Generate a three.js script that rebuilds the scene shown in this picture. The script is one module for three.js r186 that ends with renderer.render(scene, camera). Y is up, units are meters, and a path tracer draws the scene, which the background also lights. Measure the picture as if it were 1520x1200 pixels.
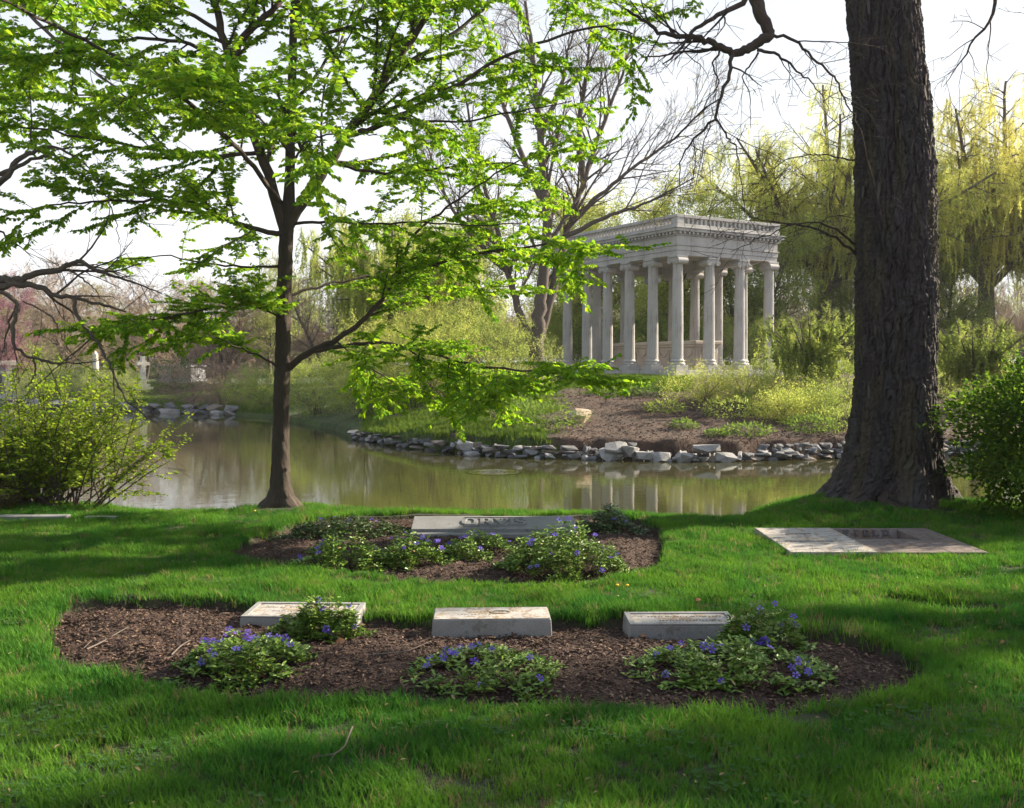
import * as THREE from 'three';
import { ConvexGeometry } from 'three/addons/geometries/ConvexGeometry.js';
import { RoundedBoxGeometry } from 'three/addons/geometries/RoundedBoxGeometry.js';
import { TextGeometry } from 'three/addons/geometries/TextGeometry.js';
import { FontLoader } from 'three/addons/loaders/FontLoader.js';
import { mergeGeometries } from 'three/addons/utils/BufferGeometryUtils.js';
import { createNoise2D, createNoise3D } from 'simplex-noise';

// ---------------------------------------------------------------- camera, sky, sun, exposure
const FOCAL = 1478, PW = 1520, PH = 1200, EYE = 1.6, PITCH = -Math.atan(55 / FOCAL);
const scene = new THREE.Scene();
const camera = new THREE.PerspectiveCamera(2 * Math.atan(PH / 2 / FOCAL) * 180 / Math.PI, PW / PH, 0.1, 900);
camera.position.set(0, EYE, 0);
camera.rotation.x = PITCH;
camera.focus = 9.5;
camera.userData.fStop = 5.6;
camera.updateMatrixWorld(true);

const renderer = new THREE.WebGLRenderer({ antialias: true });
renderer.setSize(1024, 808);
renderer.toneMapping = THREE.LinearToneMapping;
renderer.toneMappingExposure = 3.1;
renderer.shadowMap.enabled = true;

const SUN_AZ = 64 * Math.PI / 180, SUN_EL = 27 * Math.PI / 180;      // to the right of the view direction, and above the horizon
const SUN = new THREE.Vector3(Math.sin(SUN_AZ) * Math.cos(SUN_EL), Math.sin(SUN_EL), -Math.cos(SUN_AZ) * Math.cos(SUN_EL));
function makeSky() {
  const w = 512, h = 256, data = new Float32Array(w * h * 4);
  const mix = (a, b, t) => a + (b - a) * t;
  for (let j = 0; j < h; j++) for (let i = 0; i < w; i++) {
    const el = ((j + 0.5) / h - 0.5) * Math.PI, az = ((i + 0.5) / w - 0.5) * 2 * Math.PI;
    const y = Math.max(0, Math.sin(el));
    const c = Math.cos(el) * Math.cos(az) * SUN.x + Math.sin(el) * SUN.y + Math.cos(el) * Math.sin(az) * SUN.z;
    const t = 1 - Math.exp(-y * 1.7);
    const ang = Math.acos(Math.min(1, Math.max(-1, c)));
    const glow = 0.2 * Math.exp(-ang * 1.5) + 0.3 * Math.exp(-ang * 5);
    const k = (j * w + i) * 4;
    data[k] = mix(0.42, 0.035, t) + glow * 0.95;
    data[k + 1] = mix(0.425, 0.075, t) + glow * 0.93;
    data[k + 2] = mix(0.425, 0.15, t) + glow * 0.86;
    data[k + 3] = 1;
  }
  const t = new THREE.DataTexture(data, w, h, THREE.RGBAFormat, THREE.FloatType);
  t.mapping = THREE.EquirectangularReflectionMapping;
  t.magFilter = t.minFilter = THREE.LinearFilter;
  t.wrapS = THREE.RepeatWrapping;
  t.needsUpdate = true;
  return t;
}
const skyTexture = makeSky();
scene.background = skyTexture;
scene.environment = skyTexture;
const sun = new THREE.DirectionalLight(new THREE.Color(1, 0.86, 0.66), 5);
sun.position.copy(SUN).multiplyScalar(60).add(new THREE.Vector3(0, 0, -15));
sun.target.position.set(0, 0, -15);
sun.castShadow = true;
sun.shadow.mapSize.set(4096, 4096);
Object.assign(sun.shadow.camera, { left: -45, right: 45, top: 45, bottom: -45, near: 1, far: 160 });
sun.shadow.radius = 2;
scene.add(sun, sun.target);

// ---------------------------------------------------------------- helpers
const V = (x, y, z) => new THREE.Vector3(x, y, z);
const lerp = (a, b, t) => a + (b - a) * t;
const clamp = (x, a = 0, b = 1) => Math.min(b, Math.max(a, x));
const smooth = (a, b, x) => { const t = clamp((x - a) / (b - a)); return t * t * (3 - 2 * t); };
function rng(seed) {
  let a = seed >>> 0;
  const f = () => { a = (a + 0x6D2B79F5) | 0; let t = Math.imul(a ^ (a >>> 15), 1 | a); t = (t + Math.imul(t ^ (t >>> 7), 61 | t)) ^ t; return ((t ^ (t >>> 14)) >>> 0) / 4294967296; };
  f.r = (lo, hi) => lo + (hi - lo) * f();
  f.g = () => (f() + f() + f() - 1.5) / 0.87;          // about normal, sigma 0.57
  f.pick = (a) => a[Math.floor(f() * a.length)];
  return f;
}
const noise2 = createNoise2D(rng(11)), noise3 = createNoise3D(rng(12));
const fbm2 = (x, y, n = 4) => { let s = 0, a = 0.5; for (let i = 0; i < n; i++) { s += a * noise2(x, y); x = x * 2.03 + 5.1; y = y * 2.03 - 3.7; a *= 0.5; } return s; };
const fbm3 = (x, y, z, n = 3) => { let s = 0, a = 0.5; for (let i = 0; i < n; i++) { s += a * noise3(x, y, z); x *= 2.03; y *= 2.03; z *= 2.03; a *= 0.5; } return s; };
// the direction of a photo pixel, carried out to a distance in front of the camera
const cp = Math.cos(PITCH), sp = Math.sin(PITCH);
function P(px, py, depth) {
  const x = px - PW / 2, y = PH / 2 - py, z = -FOCAL;
  const wy = y * cp - z * sp, wz = y * sp + z * cp;
  const k = depth / -wz;
  return V(x * k, EYE + wy * k, -depth);
}
// where a pixel meets a level plane
function onLevel(px, py, level = 0) {
  const d = P(px, py, 1);
  return P(px, py, (EYE - level) / (EYE - d.y));
}
const names = new Map();
function numbered(n) {
  const k = names.get(n) || 0; names.set(n, k + 1);
  return k ? `${n}_${String(k).padStart(3, '0')}` : n;
}
function tag(o, label, category, group) {
  o.userData.label = label; o.userData.category = category;
  if (group) o.userData.group = group;
  return o;
}
function thing(name, label, category, pos = [0, 0, 0], group) {
  const o = new THREE.Group();
  o.name = numbered(name); o.position.set(...pos); scene.add(o);
  return tag(o, label, category, group);
}
function part(name, geo, mat, parent, pos) {
  const m = new THREE.Mesh(geo, mat);
  m.name = name; if (pos) m.position.set(...pos);
  parent.add(m); return m;
}
function structure(name, geo, mat) {
  const m = new THREE.Mesh(geo, mat); m.name = numbered(name); m.userData.kind = 'structure'; scene.add(m); return m;
}
const UP = V(0, 1, 0);

// a growing triangle soup with normals and uv in metres
class Soup {
  constructor() { this.p = []; this.n = []; this.u = []; this.i = []; this.c = null; }
  get count() { return this.p.length / 3; }
  tube(path, radii, sides = 6, capEnd = true) {
    const base = this.count, n = path.length;
    let t = V().subVectors(path[1], path[0]).normalize();
    let a = Math.abs(t.y) > 0.9 ? V(1, 0, 0) : V(0, 1, 0);
    let nx = V().crossVectors(t, a).normalize(), ny = V().crossVectors(t, nx), len = 0;
    const around = Math.max(1, Math.round(2 * Math.PI * radii[0] / 0.35)) * 0.35;
    for (let i = 0; i < n; i++) {
      const t2 = V();
      if (i < n - 1) t2.subVectors(path[i + 1], path[i]); else t2.subVectors(path[i], path[i - 1]);
      if (i > 0 && i < n - 1) t2.add(V().subVectors(path[i], path[i - 1]));
      t2.normalize();
      nx.addScaledVector(t2, -nx.dot(t2)).normalize(); ny.crossVectors(t2, nx);
      if (i) len += path[i].distanceTo(path[i - 1]);
      for (let k = 0; k <= sides; k++) {
        const th = k / sides * 2 * Math.PI, cx = Math.cos(th), sx = Math.sin(th);
        const dx = nx.x * cx + ny.x * sx, dy = nx.y * cx + ny.y * sx, dz = nx.z * cx + ny.z * sx, r = radii[i];
        this.p.push(path[i].x + dx * r, path[i].y + dy * r, path[i].z + dz * r);
        this.n.push(dx, dy, dz); this.u.push(k / sides * around, len);
      }
    }
    for (let i = 0; i < n - 1; i++) for (let k = 0; k < sides; k++) {
      const q = base + i * (sides + 1) + k, w = q + sides + 1;
      this.i.push(q, q + 1, w, q + 1, w + 1, w);
    }
    if (capEnd) {
      const e = base + (n - 1) * (sides + 1);
      for (let k = 1; k < sides - 1; k++) this.i.push(e, e + k, e + k + 1);
    }
  }
  tri(a, b, c) {
    const n = V().crossVectors(V().subVectors(b, a), V().subVectors(c, a)).normalize(), k = this.count;
    for (const v of [a, b, c]) { this.p.push(v.x, v.y, v.z); this.n.push(n.x, n.y, n.z); this.u.push(v.x, v.y); }
    this.i.push(k, k + 1, k + 2);
  }
  geo() {
    const g = new THREE.BufferGeometry();
    g.setAttribute('position', new THREE.Float32BufferAttribute(this.p, 3));
    g.setAttribute('normal', new THREE.Float32BufferAttribute(this.n, 3));
    g.setAttribute('uv', new THREE.Float32BufferAttribute(this.u, 2));
    if (this.c) g.setAttribute('color', new THREE.Float32BufferAttribute(this.c, 3));
    g.setIndex(this.i);
    return g;
  }
}
// collects places and tints of copies of one small geometry
class Copies {
  constructor() { this.m = []; this.c = []; }
  get count() { return this.c.length / 3; }
  add(pos, xAxis, yAxis, zAxis, sx, sy, sz, r, g, b) {
    this.m.push(xAxis.x * sx, xAxis.y * sx, xAxis.z * sx, 0, yAxis.x * sy, yAxis.y * sy, yAxis.z * sy, 0, zAxis.x * sz, zAxis.y * sz, zAxis.z * sz, 0, pos.x, pos.y, pos.z, 1);
    this.c.push(r, g, b);
  }
  build(name, geo, mat, parent) {
    const n = this.count, o = new THREE.InstancedMesh(geo, mat, n);
    o.instanceMatrix.array.set(this.m);
    o.instanceColor = new THREE.InstancedBufferAttribute(new Float32Array(this.c), 3);
    o.name = parent === scene ? numbered(name) : name;
    o.userData.kind = 'stuff'; parent.add(o); return o;
  }
}
const rgb = (r, g, b) => new THREE.Color().setRGB(r, g, b);

// ---------------------------------------------------------------- textures and materials
function dataTexture(size, fn, srgb = false) {
  const d = new Uint8Array(size * size * 4);
  for (let j = 0; j < size; j++) for (let i = 0; i < size; i++) {
    const v = fn(i / size, j / size), k = (j * size + i) * 4;
    d[k] = clamp(v[0]) * 255; d[k + 1] = clamp(v[1]) * 255; d[k + 2] = clamp(v[2]) * 255; d[k + 3] = 255;
  }
  const t = new THREE.DataTexture(d, size, size);
  t.wrapS = t.wrapT = THREE.RepeatWrapping; t.magFilter = THREE.LinearFilter; t.minFilter = THREE.LinearMipmapLinearFilter;
  t.generateMipmaps = true; if (srgb) t.colorSpace = THREE.SRGBColorSpace; t.needsUpdate = true;
  return t;
}
// noise that repeats without a seam: a walk on a torus in the noise field
function tiled(u, v, f, seed = 0, n = 4) {
  let s = 0, a = 0.5;
  for (let o = 0; o < n; o++) {
    const w = (x, y) => noise3(x * f + seed, y * f - seed, seed * 1.7 + o * 9);
    const k = w(u, v) * (1 - u) * (1 - v) + w(u - 1, v) * u * (1 - v) + w(u, v - 1) * (1 - u) * v + w(u - 1, v - 1) * u * v;
    s += a * k; a *= 0.55; f *= 2.1;
  }
  return s;
}
const soilMap = dataTexture(512, (u, v) => { const a = tiled(u, v, 6, 3, 5), b = tiled(u, v, 40, 8, 2), k = 0.72 + 0.5 * a + 0.45 * b; return [k, k * 0.985, k * 0.96]; });
const stoneMap = dataTexture(512, (u, v) => { const a = tiled(u, v, 3, 21, 5), b = tiled(u, v, 60, 22, 2), s = smooth(0.18, 0.4, tiled(u, v, 5, 24, 4)); const k = 0.86 + 0.22 * a + 0.3 * b; return [k * (1 - 0.28 * s), k * (1 - 0.3 * s), k * (1 - 0.36 * s)]; });
const templeMap = dataTexture(512, (u, v) => {      // weathered limestone: grain, and grey soiling in blotches and runs
  const b = tiled(u, v, 50, 25, 2), a = tiled(u, v, 3, 26, 5), run = smooth(0.0, 0.45, tiled(u, v, 2.2, 27, 3) + 0.5 * (noise3(u * 26, v * 1.2, 5) * (1 - v) + noise3(u * 26, (v - 1) * 1.2, 5) * v));
  const k = (0.9 + 0.16 * a + 0.22 * b) * lerp(1, 0.68, run * 0.8);
  return [k, k * lerp(1, 0.985, run), k * lerp(1, 0.95, run)];
});
templeMap.repeat.set(0.5, 0.5);
const stoneBump = dataTexture(512, (u, v) => { const k = 0.5 + 0.35 * tiled(u, v, 30, 31, 3) + 0.3 * tiled(u, v, 6, 33, 3); return [k, k, k]; });
const lichenMap = dataTexture(512, (u, v) => {
  const a = tiled(u, v, 4, 41, 5), s = smooth(0.02, 0.2, tiled(u, v, 9, 42, 4)), b = tiled(u, v, 70, 43, 2), o = smooth(0.1, 0.3, tiled(u, v, 6, 47, 4));
  const k = 0.95 + 0.25 * a + 0.3 * b;
  return [k * lerp(0.98, 0.66, s) * lerp(1, 0.92, o), k * lerp(0.98, 0.56, s) * lerp(1, 0.8, o), k * lerp(1, 0.47, s) * lerp(1, 0.62, o)];
});
function barkTexture(fu, fv, seed) {
  const f = (u, v) => {
    const wu = u + 0.05 * tiled(u, v, 4, seed + 1, 3);
    const r = 1 - Math.abs(tiled(wu, v * 1, 1, seed, 1));
    let s = 0, a = 0.6;
    for (let o = 0; o < 3; o++) {
      const k = 2 ** o, w = (x, y) => noise3(x * fu * k, y * fv * k, seed + o * 7);
      const n = w(wu, v) * (1 - u) * (1 - v) + w(wu - 1, v) * u * (1 - v) + w(wu, v - 1) * (1 - u) * v + w(wu - 1, v - 1) * u * v;
      s += a * Math.abs(n) * 1.6; a *= 0.5;
    }
    return clamp(0.12 + s + 0.04 * r);
  };
  return f;
}
const barkF = barkTexture(11, 4, 51);
const barkBump = dataTexture(512, (u, v) => { const k = barkF(u, v); return [k, k, k]; });
const barkMap = dataTexture(512, (u, v) => { const k = 0.5 + 0.55 * barkF(u, v) + 0.25 * tiled(u, v, 5, 55, 4); return [k, k * 0.98, k * 0.95]; });
for (const t of [barkBump, barkMap]) t.repeat.set(1 / 0.35, 1 / 0.9);
const std = (o) => new THREE.MeshStandardMaterial(o);
const phys = (o) => new THREE.MeshPhysicalMaterial(o);
const M = {
  ground: std({ map: soilMap, bumpMap: soilMap, bumpScale: 0.02, vertexColors: true, roughness: 1 }),
  mulch: std({ color: rgb(0.06, 0.033, 0.025), map: soilMap, bumpMap: soilMap, bumpScale: 0.02, roughness: 1 }),
  chip: std({ roughness: 0.95 }),
  granite: std({ color: rgb(0.22, 0.225, 0.235), map: stoneMap, bumpMap: stoneBump, bumpScale: 0.003, roughness: 0.75 }),
  marker: std({ color: rgb(0.3, 0.3, 0.3), map: stoneMap, bumpMap: stoneBump, bumpScale: 0.004, roughness: 0.85 }),
  lichened: std({ color: rgb(0.38, 0.365, 0.345), map: lichenMap, bumpMap: stoneBump, bumpScale: 0.005, roughness: 0.9 }),
  redgranite: std({ color: rgb(0.16, 0.132, 0.124), map: lichenMap, bumpMap: stoneBump, bumpScale: 0.003, roughness: 0.6 }),
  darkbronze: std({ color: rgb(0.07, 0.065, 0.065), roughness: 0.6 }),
  temple: std({ color: rgb(0.45, 0.44, 0.43), map: templeMap, bumpMap: stoneBump, bumpScale: 0.004, roughness: 0.9 }),
  sarcophagus: std({ color: rgb(0.46, 0.4, 0.34), map: stoneMap, bumpMap: stoneBump, bumpScale: 0.004, roughness: 0.9 }),
  palestone: std({ color: rgb(0.72, 0.68, 0.6), map: stoneMap, roughness: 0.9 }),
  greystone: std({ color: rgb(0.4, 0.41, 0.45), map: stoneMap, roughness: 0.9 }),
  bark: std({ color: rgb(0.082, 0.063, 0.052), map: barkMap, bumpMap: barkBump, bumpScale: 0.012, roughness: 0.95 }),
  barkDark: std({ color: rgb(0.075, 0.055, 0.045), map: barkMap, bumpMap: barkBump, bumpScale: 0.008, roughness: 0.95 }),
  barkGrey: std({ color: rgb(0.15, 0.122, 0.108), map: barkMap, bumpMap: barkBump, bumpScale: 0.012, roughness: 0.95 }),
  barkFar: std({ color: rgb(0.1, 0.078, 0.066), roughness: 1 }),
  twigFar: std({ color: rgb(1, 1, 1), roughness: 1 }),
  stick: std({ color: rgb(0.13, 0.105, 0.09), roughness: 0.95 }),
  leaf: phys({ roughness: 1, transmission: 0.62, thickness: 0, side: THREE.DoubleSide, specularIntensity: 0.15 }),
  leafFar: phys({ roughness: 1, transmission: 0.62, thickness: 0, side: THREE.DoubleSide, specularIntensity: 0.2 }),
  vinca: phys({ roughness: 0.4, side: THREE.DoubleSide, specularIntensity: 0.8 }),
  grass: phys({ roughness: 1, transmission: 0.42, thickness: 0, side: THREE.DoubleSide, specularIntensity: 0.2 }),
  petal: phys({ color: rgb(0.21, 0.14, 0.66), roughness: 1, transmission: 0.35, thickness: 0, side: THREE.DoubleSide, specularIntensity: 0.2 }),
  petalPale: phys({ color: rgb(0.32, 0.24, 0.8), roughness: 1, transmission: 0.35, thickness: 0, side: THREE.DoubleSide, specularIntensity: 0.2 }),
  dandelion: std({ color: rgb(0.75, 0.45, 0.02), roughness: 0.9 }),
  dryleaf: phys({ color: rgb(0.36, 0.17, 0.08), roughness: 1, transmission: 0.2, thickness: 0, side: THREE.DoubleSide }),
};
const stoneTints = [[0.2, 0.2, 0.21], [0.15, 0.155, 0.165], [0.34, 0.335, 0.33], [0.22, 0.19, 0.16], [0.11, 0.11, 0.12]].map(([r, g, b]) => std({ color: rgb(r, g, b), map: stoneMap, bumpMap: stoneBump, bumpScale: 0.01, roughness: 0.95 }));

// ---------------------------------------------------------------- terrain
const WATER = -0.65;
// the far waterline, read off the photograph where it meets the water level
const shore = [[-2600, 601], [-900, 602], [0, 604], [120, 608], [200, 612], [330, 616], [400, 622], [450, 630], [500, 641], [520, 652], [580, 662], [640, 670], [700, 676], [760, 680], [900, 683], [1000, 685], [1100, 685], [1250, 681], [1430, 678], [1700, 676], [2600, 668], [4600, 660]]
  .map(([x, y]) => { const p = onLevel(x, y, WATER); return [p.x / -p.z, -p.z]; });
function shoreDepth(a) {
  if (a <= shore[0][0]) return shore[0][1];
  for (let i = 1; i < shore.length; i++) if (a <= shore[i][0]) {
    const t = (a - shore[i - 1][0]) / (shore[i][0] - shore[i - 1][0]);
    return lerp(shore[i - 1][1], shore[i][1], t);
  }
  return shore[shore.length - 1][1];
}
function inPoly(poly, x, z) {
  let c = false;
  for (let i = 0, j = poly.length - 1; i < poly.length; j = i++) {
    const [xi, zi] = poly[i], [xj, zj] = poly[j];
    if ((zi > z) !== (zj > z) && x < (xj - xi) * (z - zi) / (zj - zi) + xi) c = !c;
  }
  return c;
}
function polyDist(poly, x, z) {          // positive inside
  let d = 1e9;
  poly.box ??= [Math.min(...poly.map((p) => p[0])) - 0.3, Math.max(...poly.map((p) => p[0])) + 0.3, Math.min(...poly.map((p) => p[1])) - 0.3, Math.max(...poly.map((p) => p[1])) + 0.3];
  const [bx0, bx1, bz0, bz1] = poly.box; if (x < bx0 || x > bx1 || z < bz0 || z > bz1) return -0.3;
  for (let i = 0, j = poly.length - 1; i < poly.length; j = i++) {
    const [x0, z0] = poly[j], [x1, z1] = poly[i], ex = x1 - x0, ez = z1 - z0;
    const t = clamp(((x - x0) * ex + (z - z0) * ez) / (ex * ex + ez * ez));
    const qx = x - x0 - ex * t, qz = z - z0 - ez * t, q = qx * qx + qz * qz;
    if (q < d) d = q;
  }
  d = Math.sqrt(d);
  return inPoly(poly, x, z) ? d : -d;
}
function bedOutline(pts) {
  const c = new THREE.CatmullRomCurve3(pts.map(([x, y]) => { const p = onLevel(x, y); return V(p.x, 0, p.z); }), true, 'centripetal');
  const s = c.getPoints(110);
  s.pop();
  return s.map((p) => [p.x + 0.035 * fbm2(p.x * 4, p.z * 4), p.z + 0.06 * fbm2(p.x * 4 + 9, p.z * 4)]);
}
const beds = [
  bedOutline([[120, 891], [200, 890], [330, 893], [500, 912], [640, 920], [830, 918], [930, 918], [1150, 932], [1250, 938], [1330, 962], [1378, 990], [1368, 1014], [1330, 1037], [1230, 1052], [1100, 1060], [900, 1056], [700, 1054], [500, 1046], [350, 1040], [250, 1026], [150, 1006], [85, 985], [64, 958], [66, 925], [84, 903]]),
  bedOutline([[340, 820], [375, 797], [440, 776], [520, 765], [610, 764], [740, 764], [860, 764], [950, 772], [985, 793], [990, 820], [970, 850], [930, 860], [860, 869], [700, 868], [560, 858], [430, 845], [355, 834]]),
  bedOutline([[1310, 882], [1400, 890], [1490, 900], [1498, 912], [1440, 912], [1360, 903], [1300, 890]]),
];
const TRUNK = onLevel(1318, 752), SAPLING = onLevel(417, 756);
function bankEdge(x) {
  return -(11.35 - 0.5 * smooth(0.6, 1.8, x) * (1 - smooth(2.4, 3.6, x)) + 1.35 * Math.exp(-(((x - TRUNK.x) / 1.15) ** 2)) + 0.45 * Math.exp(-(((x - SAPLING.x) / 0.6) ** 2)) - 0.7 * smooth(5.6, 7, x) + 0.08 * noise2(x * 0.9, 3) + 0.7 * smooth(-4.2, -5.5, x));
}
const slabBox = [onLevel(1165, 820).x + 0.12, onLevel(1386, 784).x - 0.12, onLevel(1300, 784).z + 0.14, onLevel(1300, 820).z - 0.14];
function bedDepth(x, z) {
  let d = 0;
  if (z > -3.5 || z < -10.6 || Math.abs(x) > 6) return 0;
  beds.forEach((b, k) => { d = Math.max(d, smooth(-0.015, 0.045, polyDist(b, x, z)) * (k === 2 ? 0.03 : 0.075)); });
  if (x > slabBox[0] && x < slabBox[1] && z > slabBox[2] && z < slabBox[3]) d = 0.13;
  return d;
}
function landHeight(x, z) {
  const D = -z;
  if (D < 17) {
    let h = 0.035 * fbm2(x * 0.35, z * 0.35, 3) + 0.014 * fbm2(x * 1.7, z * 1.7, 2);
    h += 0.13 * Math.exp(-(((x - TRUNK.x) / 1.25) ** 2 + ((z - TRUNK.z - 0.2) / 0.8) ** 2));
    h += 0.05 * Math.exp(-(((x - SAPLING.x) / 0.5) ** 2 + ((z - SAPLING.z) / 0.4) ** 2));
    const e = bankEdge(x) - z;
    h -= 0.06 * smooth(-0.7, 0, e) + 1.3 * smooth(0, 1.5, e);
    return h;
  }
  const a = x / D, d = D - shoreDepth(a) + 0.15 * noise2(x * 0.8, z * 0.8);
  if (d < -2) return -1.4;
  const right = smooth(-0.2, -0.05, a), k = lerp(0.05, 0.1, right);
  let h = -1.4 + lerp(0.92, 1.13, right) * smooth(lerp(-0.5, 0.0, right), lerp(0.3, 0.75, right), d);
  if (d > 0) h += k * Math.min(d, 14) + 0.012 * Math.min(Math.max(0, d - 14), 90) + 0.1 * fbm2(x * 0.3, z * 0.3, 3) * smooth(0.5, 4, d) + 0.03 * fbm2(x * 2, z * 2, 2) * smooth(0.3, 1, d);
  return h;
}
const groundHeight = (x, z) => landHeight(x, z) - bedDepth(x, z);
function farCover(x, z) {      // 1 where the far bank is grassed, 0 where it is bare mulch
  const D = -z, a = x / D, d = D - shoreDepth(a), px = a * FOCAL + 760;
  const n = fbm2(x * 0.35 + 40, z * 0.35, 4) * 1.2;
  const left = 1 - smooth(790, 850, px + 60 * n);
  const top = smooth(9.5, 11.5, d + 2.2 * n) * (1 - smooth(1000, 1060, px));
  return clamp(Math.max(left * smooth(-0.55, -0.2, n + 0.1), top, smooth(24, 30, d)));
}
{
  const rows = [], cols = [];
  for (let z = 8; z > -2.5; z -= 0.6) rows.push(z);
  for (let z = -2.5; z > -13.5; z -= 0.05) rows.push(z);
  for (let z = -13.5; z > -22; z -= 0.8) rows.push(z);
  for (let z = -22; z > -46; z -= 0.22) rows.push(z);
  for (let z = -46, s = 0.3; z > -700; z -= s, s *= 1.07) rows.push(z);
  for (let i = -170; i <= 170; i++) { const t = i / 170; cols.push(Math.sign(t) * (0.72 * Math.abs(t) + 0.9 * Math.abs(t) ** 6)); }
  const pos = [], uv = [], col = [], idx = [];
  for (const z of rows) for (const c of cols) {
    const x = c * (4.5 + Math.max(0, -z) * 0.78), y = groundHeight(x, z);
    pos.push(x, y, z); uv.push(x / 1.3, z / 1.3);
    if (z > -17) {
      const e = bankEdge(x) - z, b = bedDepth(x, z) > 0.02 ? 1 : smooth(0.1, 0.6, e), n = 0.8 + 0.5 * fbm2(x * 2, z * 2);
      col.push(n * lerp(0.05, 0.06, b), n * lerp(0.062, 0.042, b), n * lerp(0.02, 0.03, b));
    } else {
      const g = farCover(x, z), n = 0.85 + 0.6 * fbm2(x * 0.9, z * 0.9), m = smooth(0.1, 0.35, fbm2(x * 0.5 + 7, z * 0.5 - 4)) * 0.5;
      col.push(n * lerp(lerp(0.1, 0.06, m), 0.06, g), n * lerp(lerp(0.06, 0.044, m), 0.1, g), n * lerp(lerp(0.042, 0.03, m), 0.02, g));
    }
  }
  const W = cols.length;
  for (let j = 0; j < rows.length - 1; j++) for (let i = 0; i < W - 1; i++) {
    const a = j * W + i, b = a + W;
    idx.push(a, a + 1, b, a + 1, b + 1, b);
  }
  const g = new THREE.BufferGeometry();
  g.setAttribute('position', new THREE.Float32BufferAttribute(pos, 3));
  g.setAttribute('uv', new THREE.Float32BufferAttribute(uv, 2));
  g.setAttribute('color', new THREE.Float32BufferAttribute(col, 3));
  g.setIndex(idx); g.computeVertexNormals();
  structure('ground', g, M.ground);
}
// the pond: a still sheet, murky with green-brown silt
{
  const bump = dataTexture(512, (u, v) => { const k = 0.5 + 0.5 * tiled(u, v, 5, 71, 3); return [k, k, k]; });
  bump.repeat.set(1 / 3.4, 1 / 1.2);
  const g = new THREE.PlaneGeometry(260, 62, 1, 1);
  const uv = g.attributes.uv;
  for (let i = 0; i < uv.count; i++) uv.setXY(i, uv.getX(i) * 260, uv.getY(i) * 62);
  g.rotateX(-Math.PI / 2);
  const m = structure('pond_water', g, phys({ color: rgb(0.043, 0.043, 0.018), roughness: 0.02, ior: 1.33, bumpMap: bump, bumpScale: 0.0016 }));
  m.position.set(0, WATER, -42.6);
  // rings spreading from a bubble in the middle of the pond
  const c = onLevel(733, 701, WATER), pts = []; for (let i = 0; i <= 60; i++) { const r = i / 60; pts.push(new THREE.Vector2(r * 0.62 + 0.001, 0.004 + 0.014 * Math.cos(r * 24) * (1 - r) * smooth(0, 0.1, r + 0.05))); }
  const rings = structure('water_ripple', new THREE.LatheGeometry(pts, 40), m.material); rings.position.set(c.x, WATER, c.z);
}
// planting beds: mulch sheets sunk into the lawn, with loose chips on top
beds.slice(0, 2).forEach((bed, k) => {
  const xs = bed.map((p) => p[0]), zs = bed.map((p) => p[1]);
  const x0 = Math.min(...xs) - 0.15, x1 = Math.max(...xs) + 0.15, z0 = Math.min(...zs) - 0.15, z1 = Math.max(...zs) + 0.15, s = 0.035;
  const nx = Math.ceil((x1 - x0) / s), nz = Math.ceil((z1 - z0) / s), pos = [], uv = [], idx = [], inside = [];
  for (let j = 0; j <= nz; j++) for (let i = 0; i <= nx; i++) {
    const x = x0 + i * s, z = z0 + j * s, d = polyDist(bed, x, z);
    inside.push(d > -0.1);
    pos.push(x, bedSurface(x, z, d), z); uv.push(x / 0.7, z / 0.7);
  }
  for (let j = 0; j < nz; j++) for (let i = 0; i < nx; i++) {
    const a = j * (nx + 1) + i, b = a + nx + 1;
    if (inside[a] && inside[a + 1] && inside[b] && inside[b + 1]) idx.push(a, b, a + 1, a + 1, b, b + 1);
  }
  const g = new THREE.BufferGeometry();
  g.setAttribute('position', new THREE.Float32BufferAttribute(pos, 3));
  g.setAttribute('uv', new THREE.Float32BufferAttribute(uv, 2));
  g.setIndex(idx); g.computeVertexNormals();
  structure('mulch_bed', g, M.mulch);
});
function bedSurface(x, z, d) {
  return landHeight(x, z) - 0.062 + 0.055 * smooth(0.02, 0.5, d) + 0.022 * fbm2(x * 5, z * 5, 4) + 0.012 * noise2(x * 23, z * 23) - 0.08 * smooth(0, -0.08, d);
}
function bedTop(x, z) {
  for (const b of beds.slice(0, 2)) { const d = polyDist(b, x, z); if (d > 0.01) return bedSurface(x, z, d); }
  return groundHeight(x, z);
}
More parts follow.
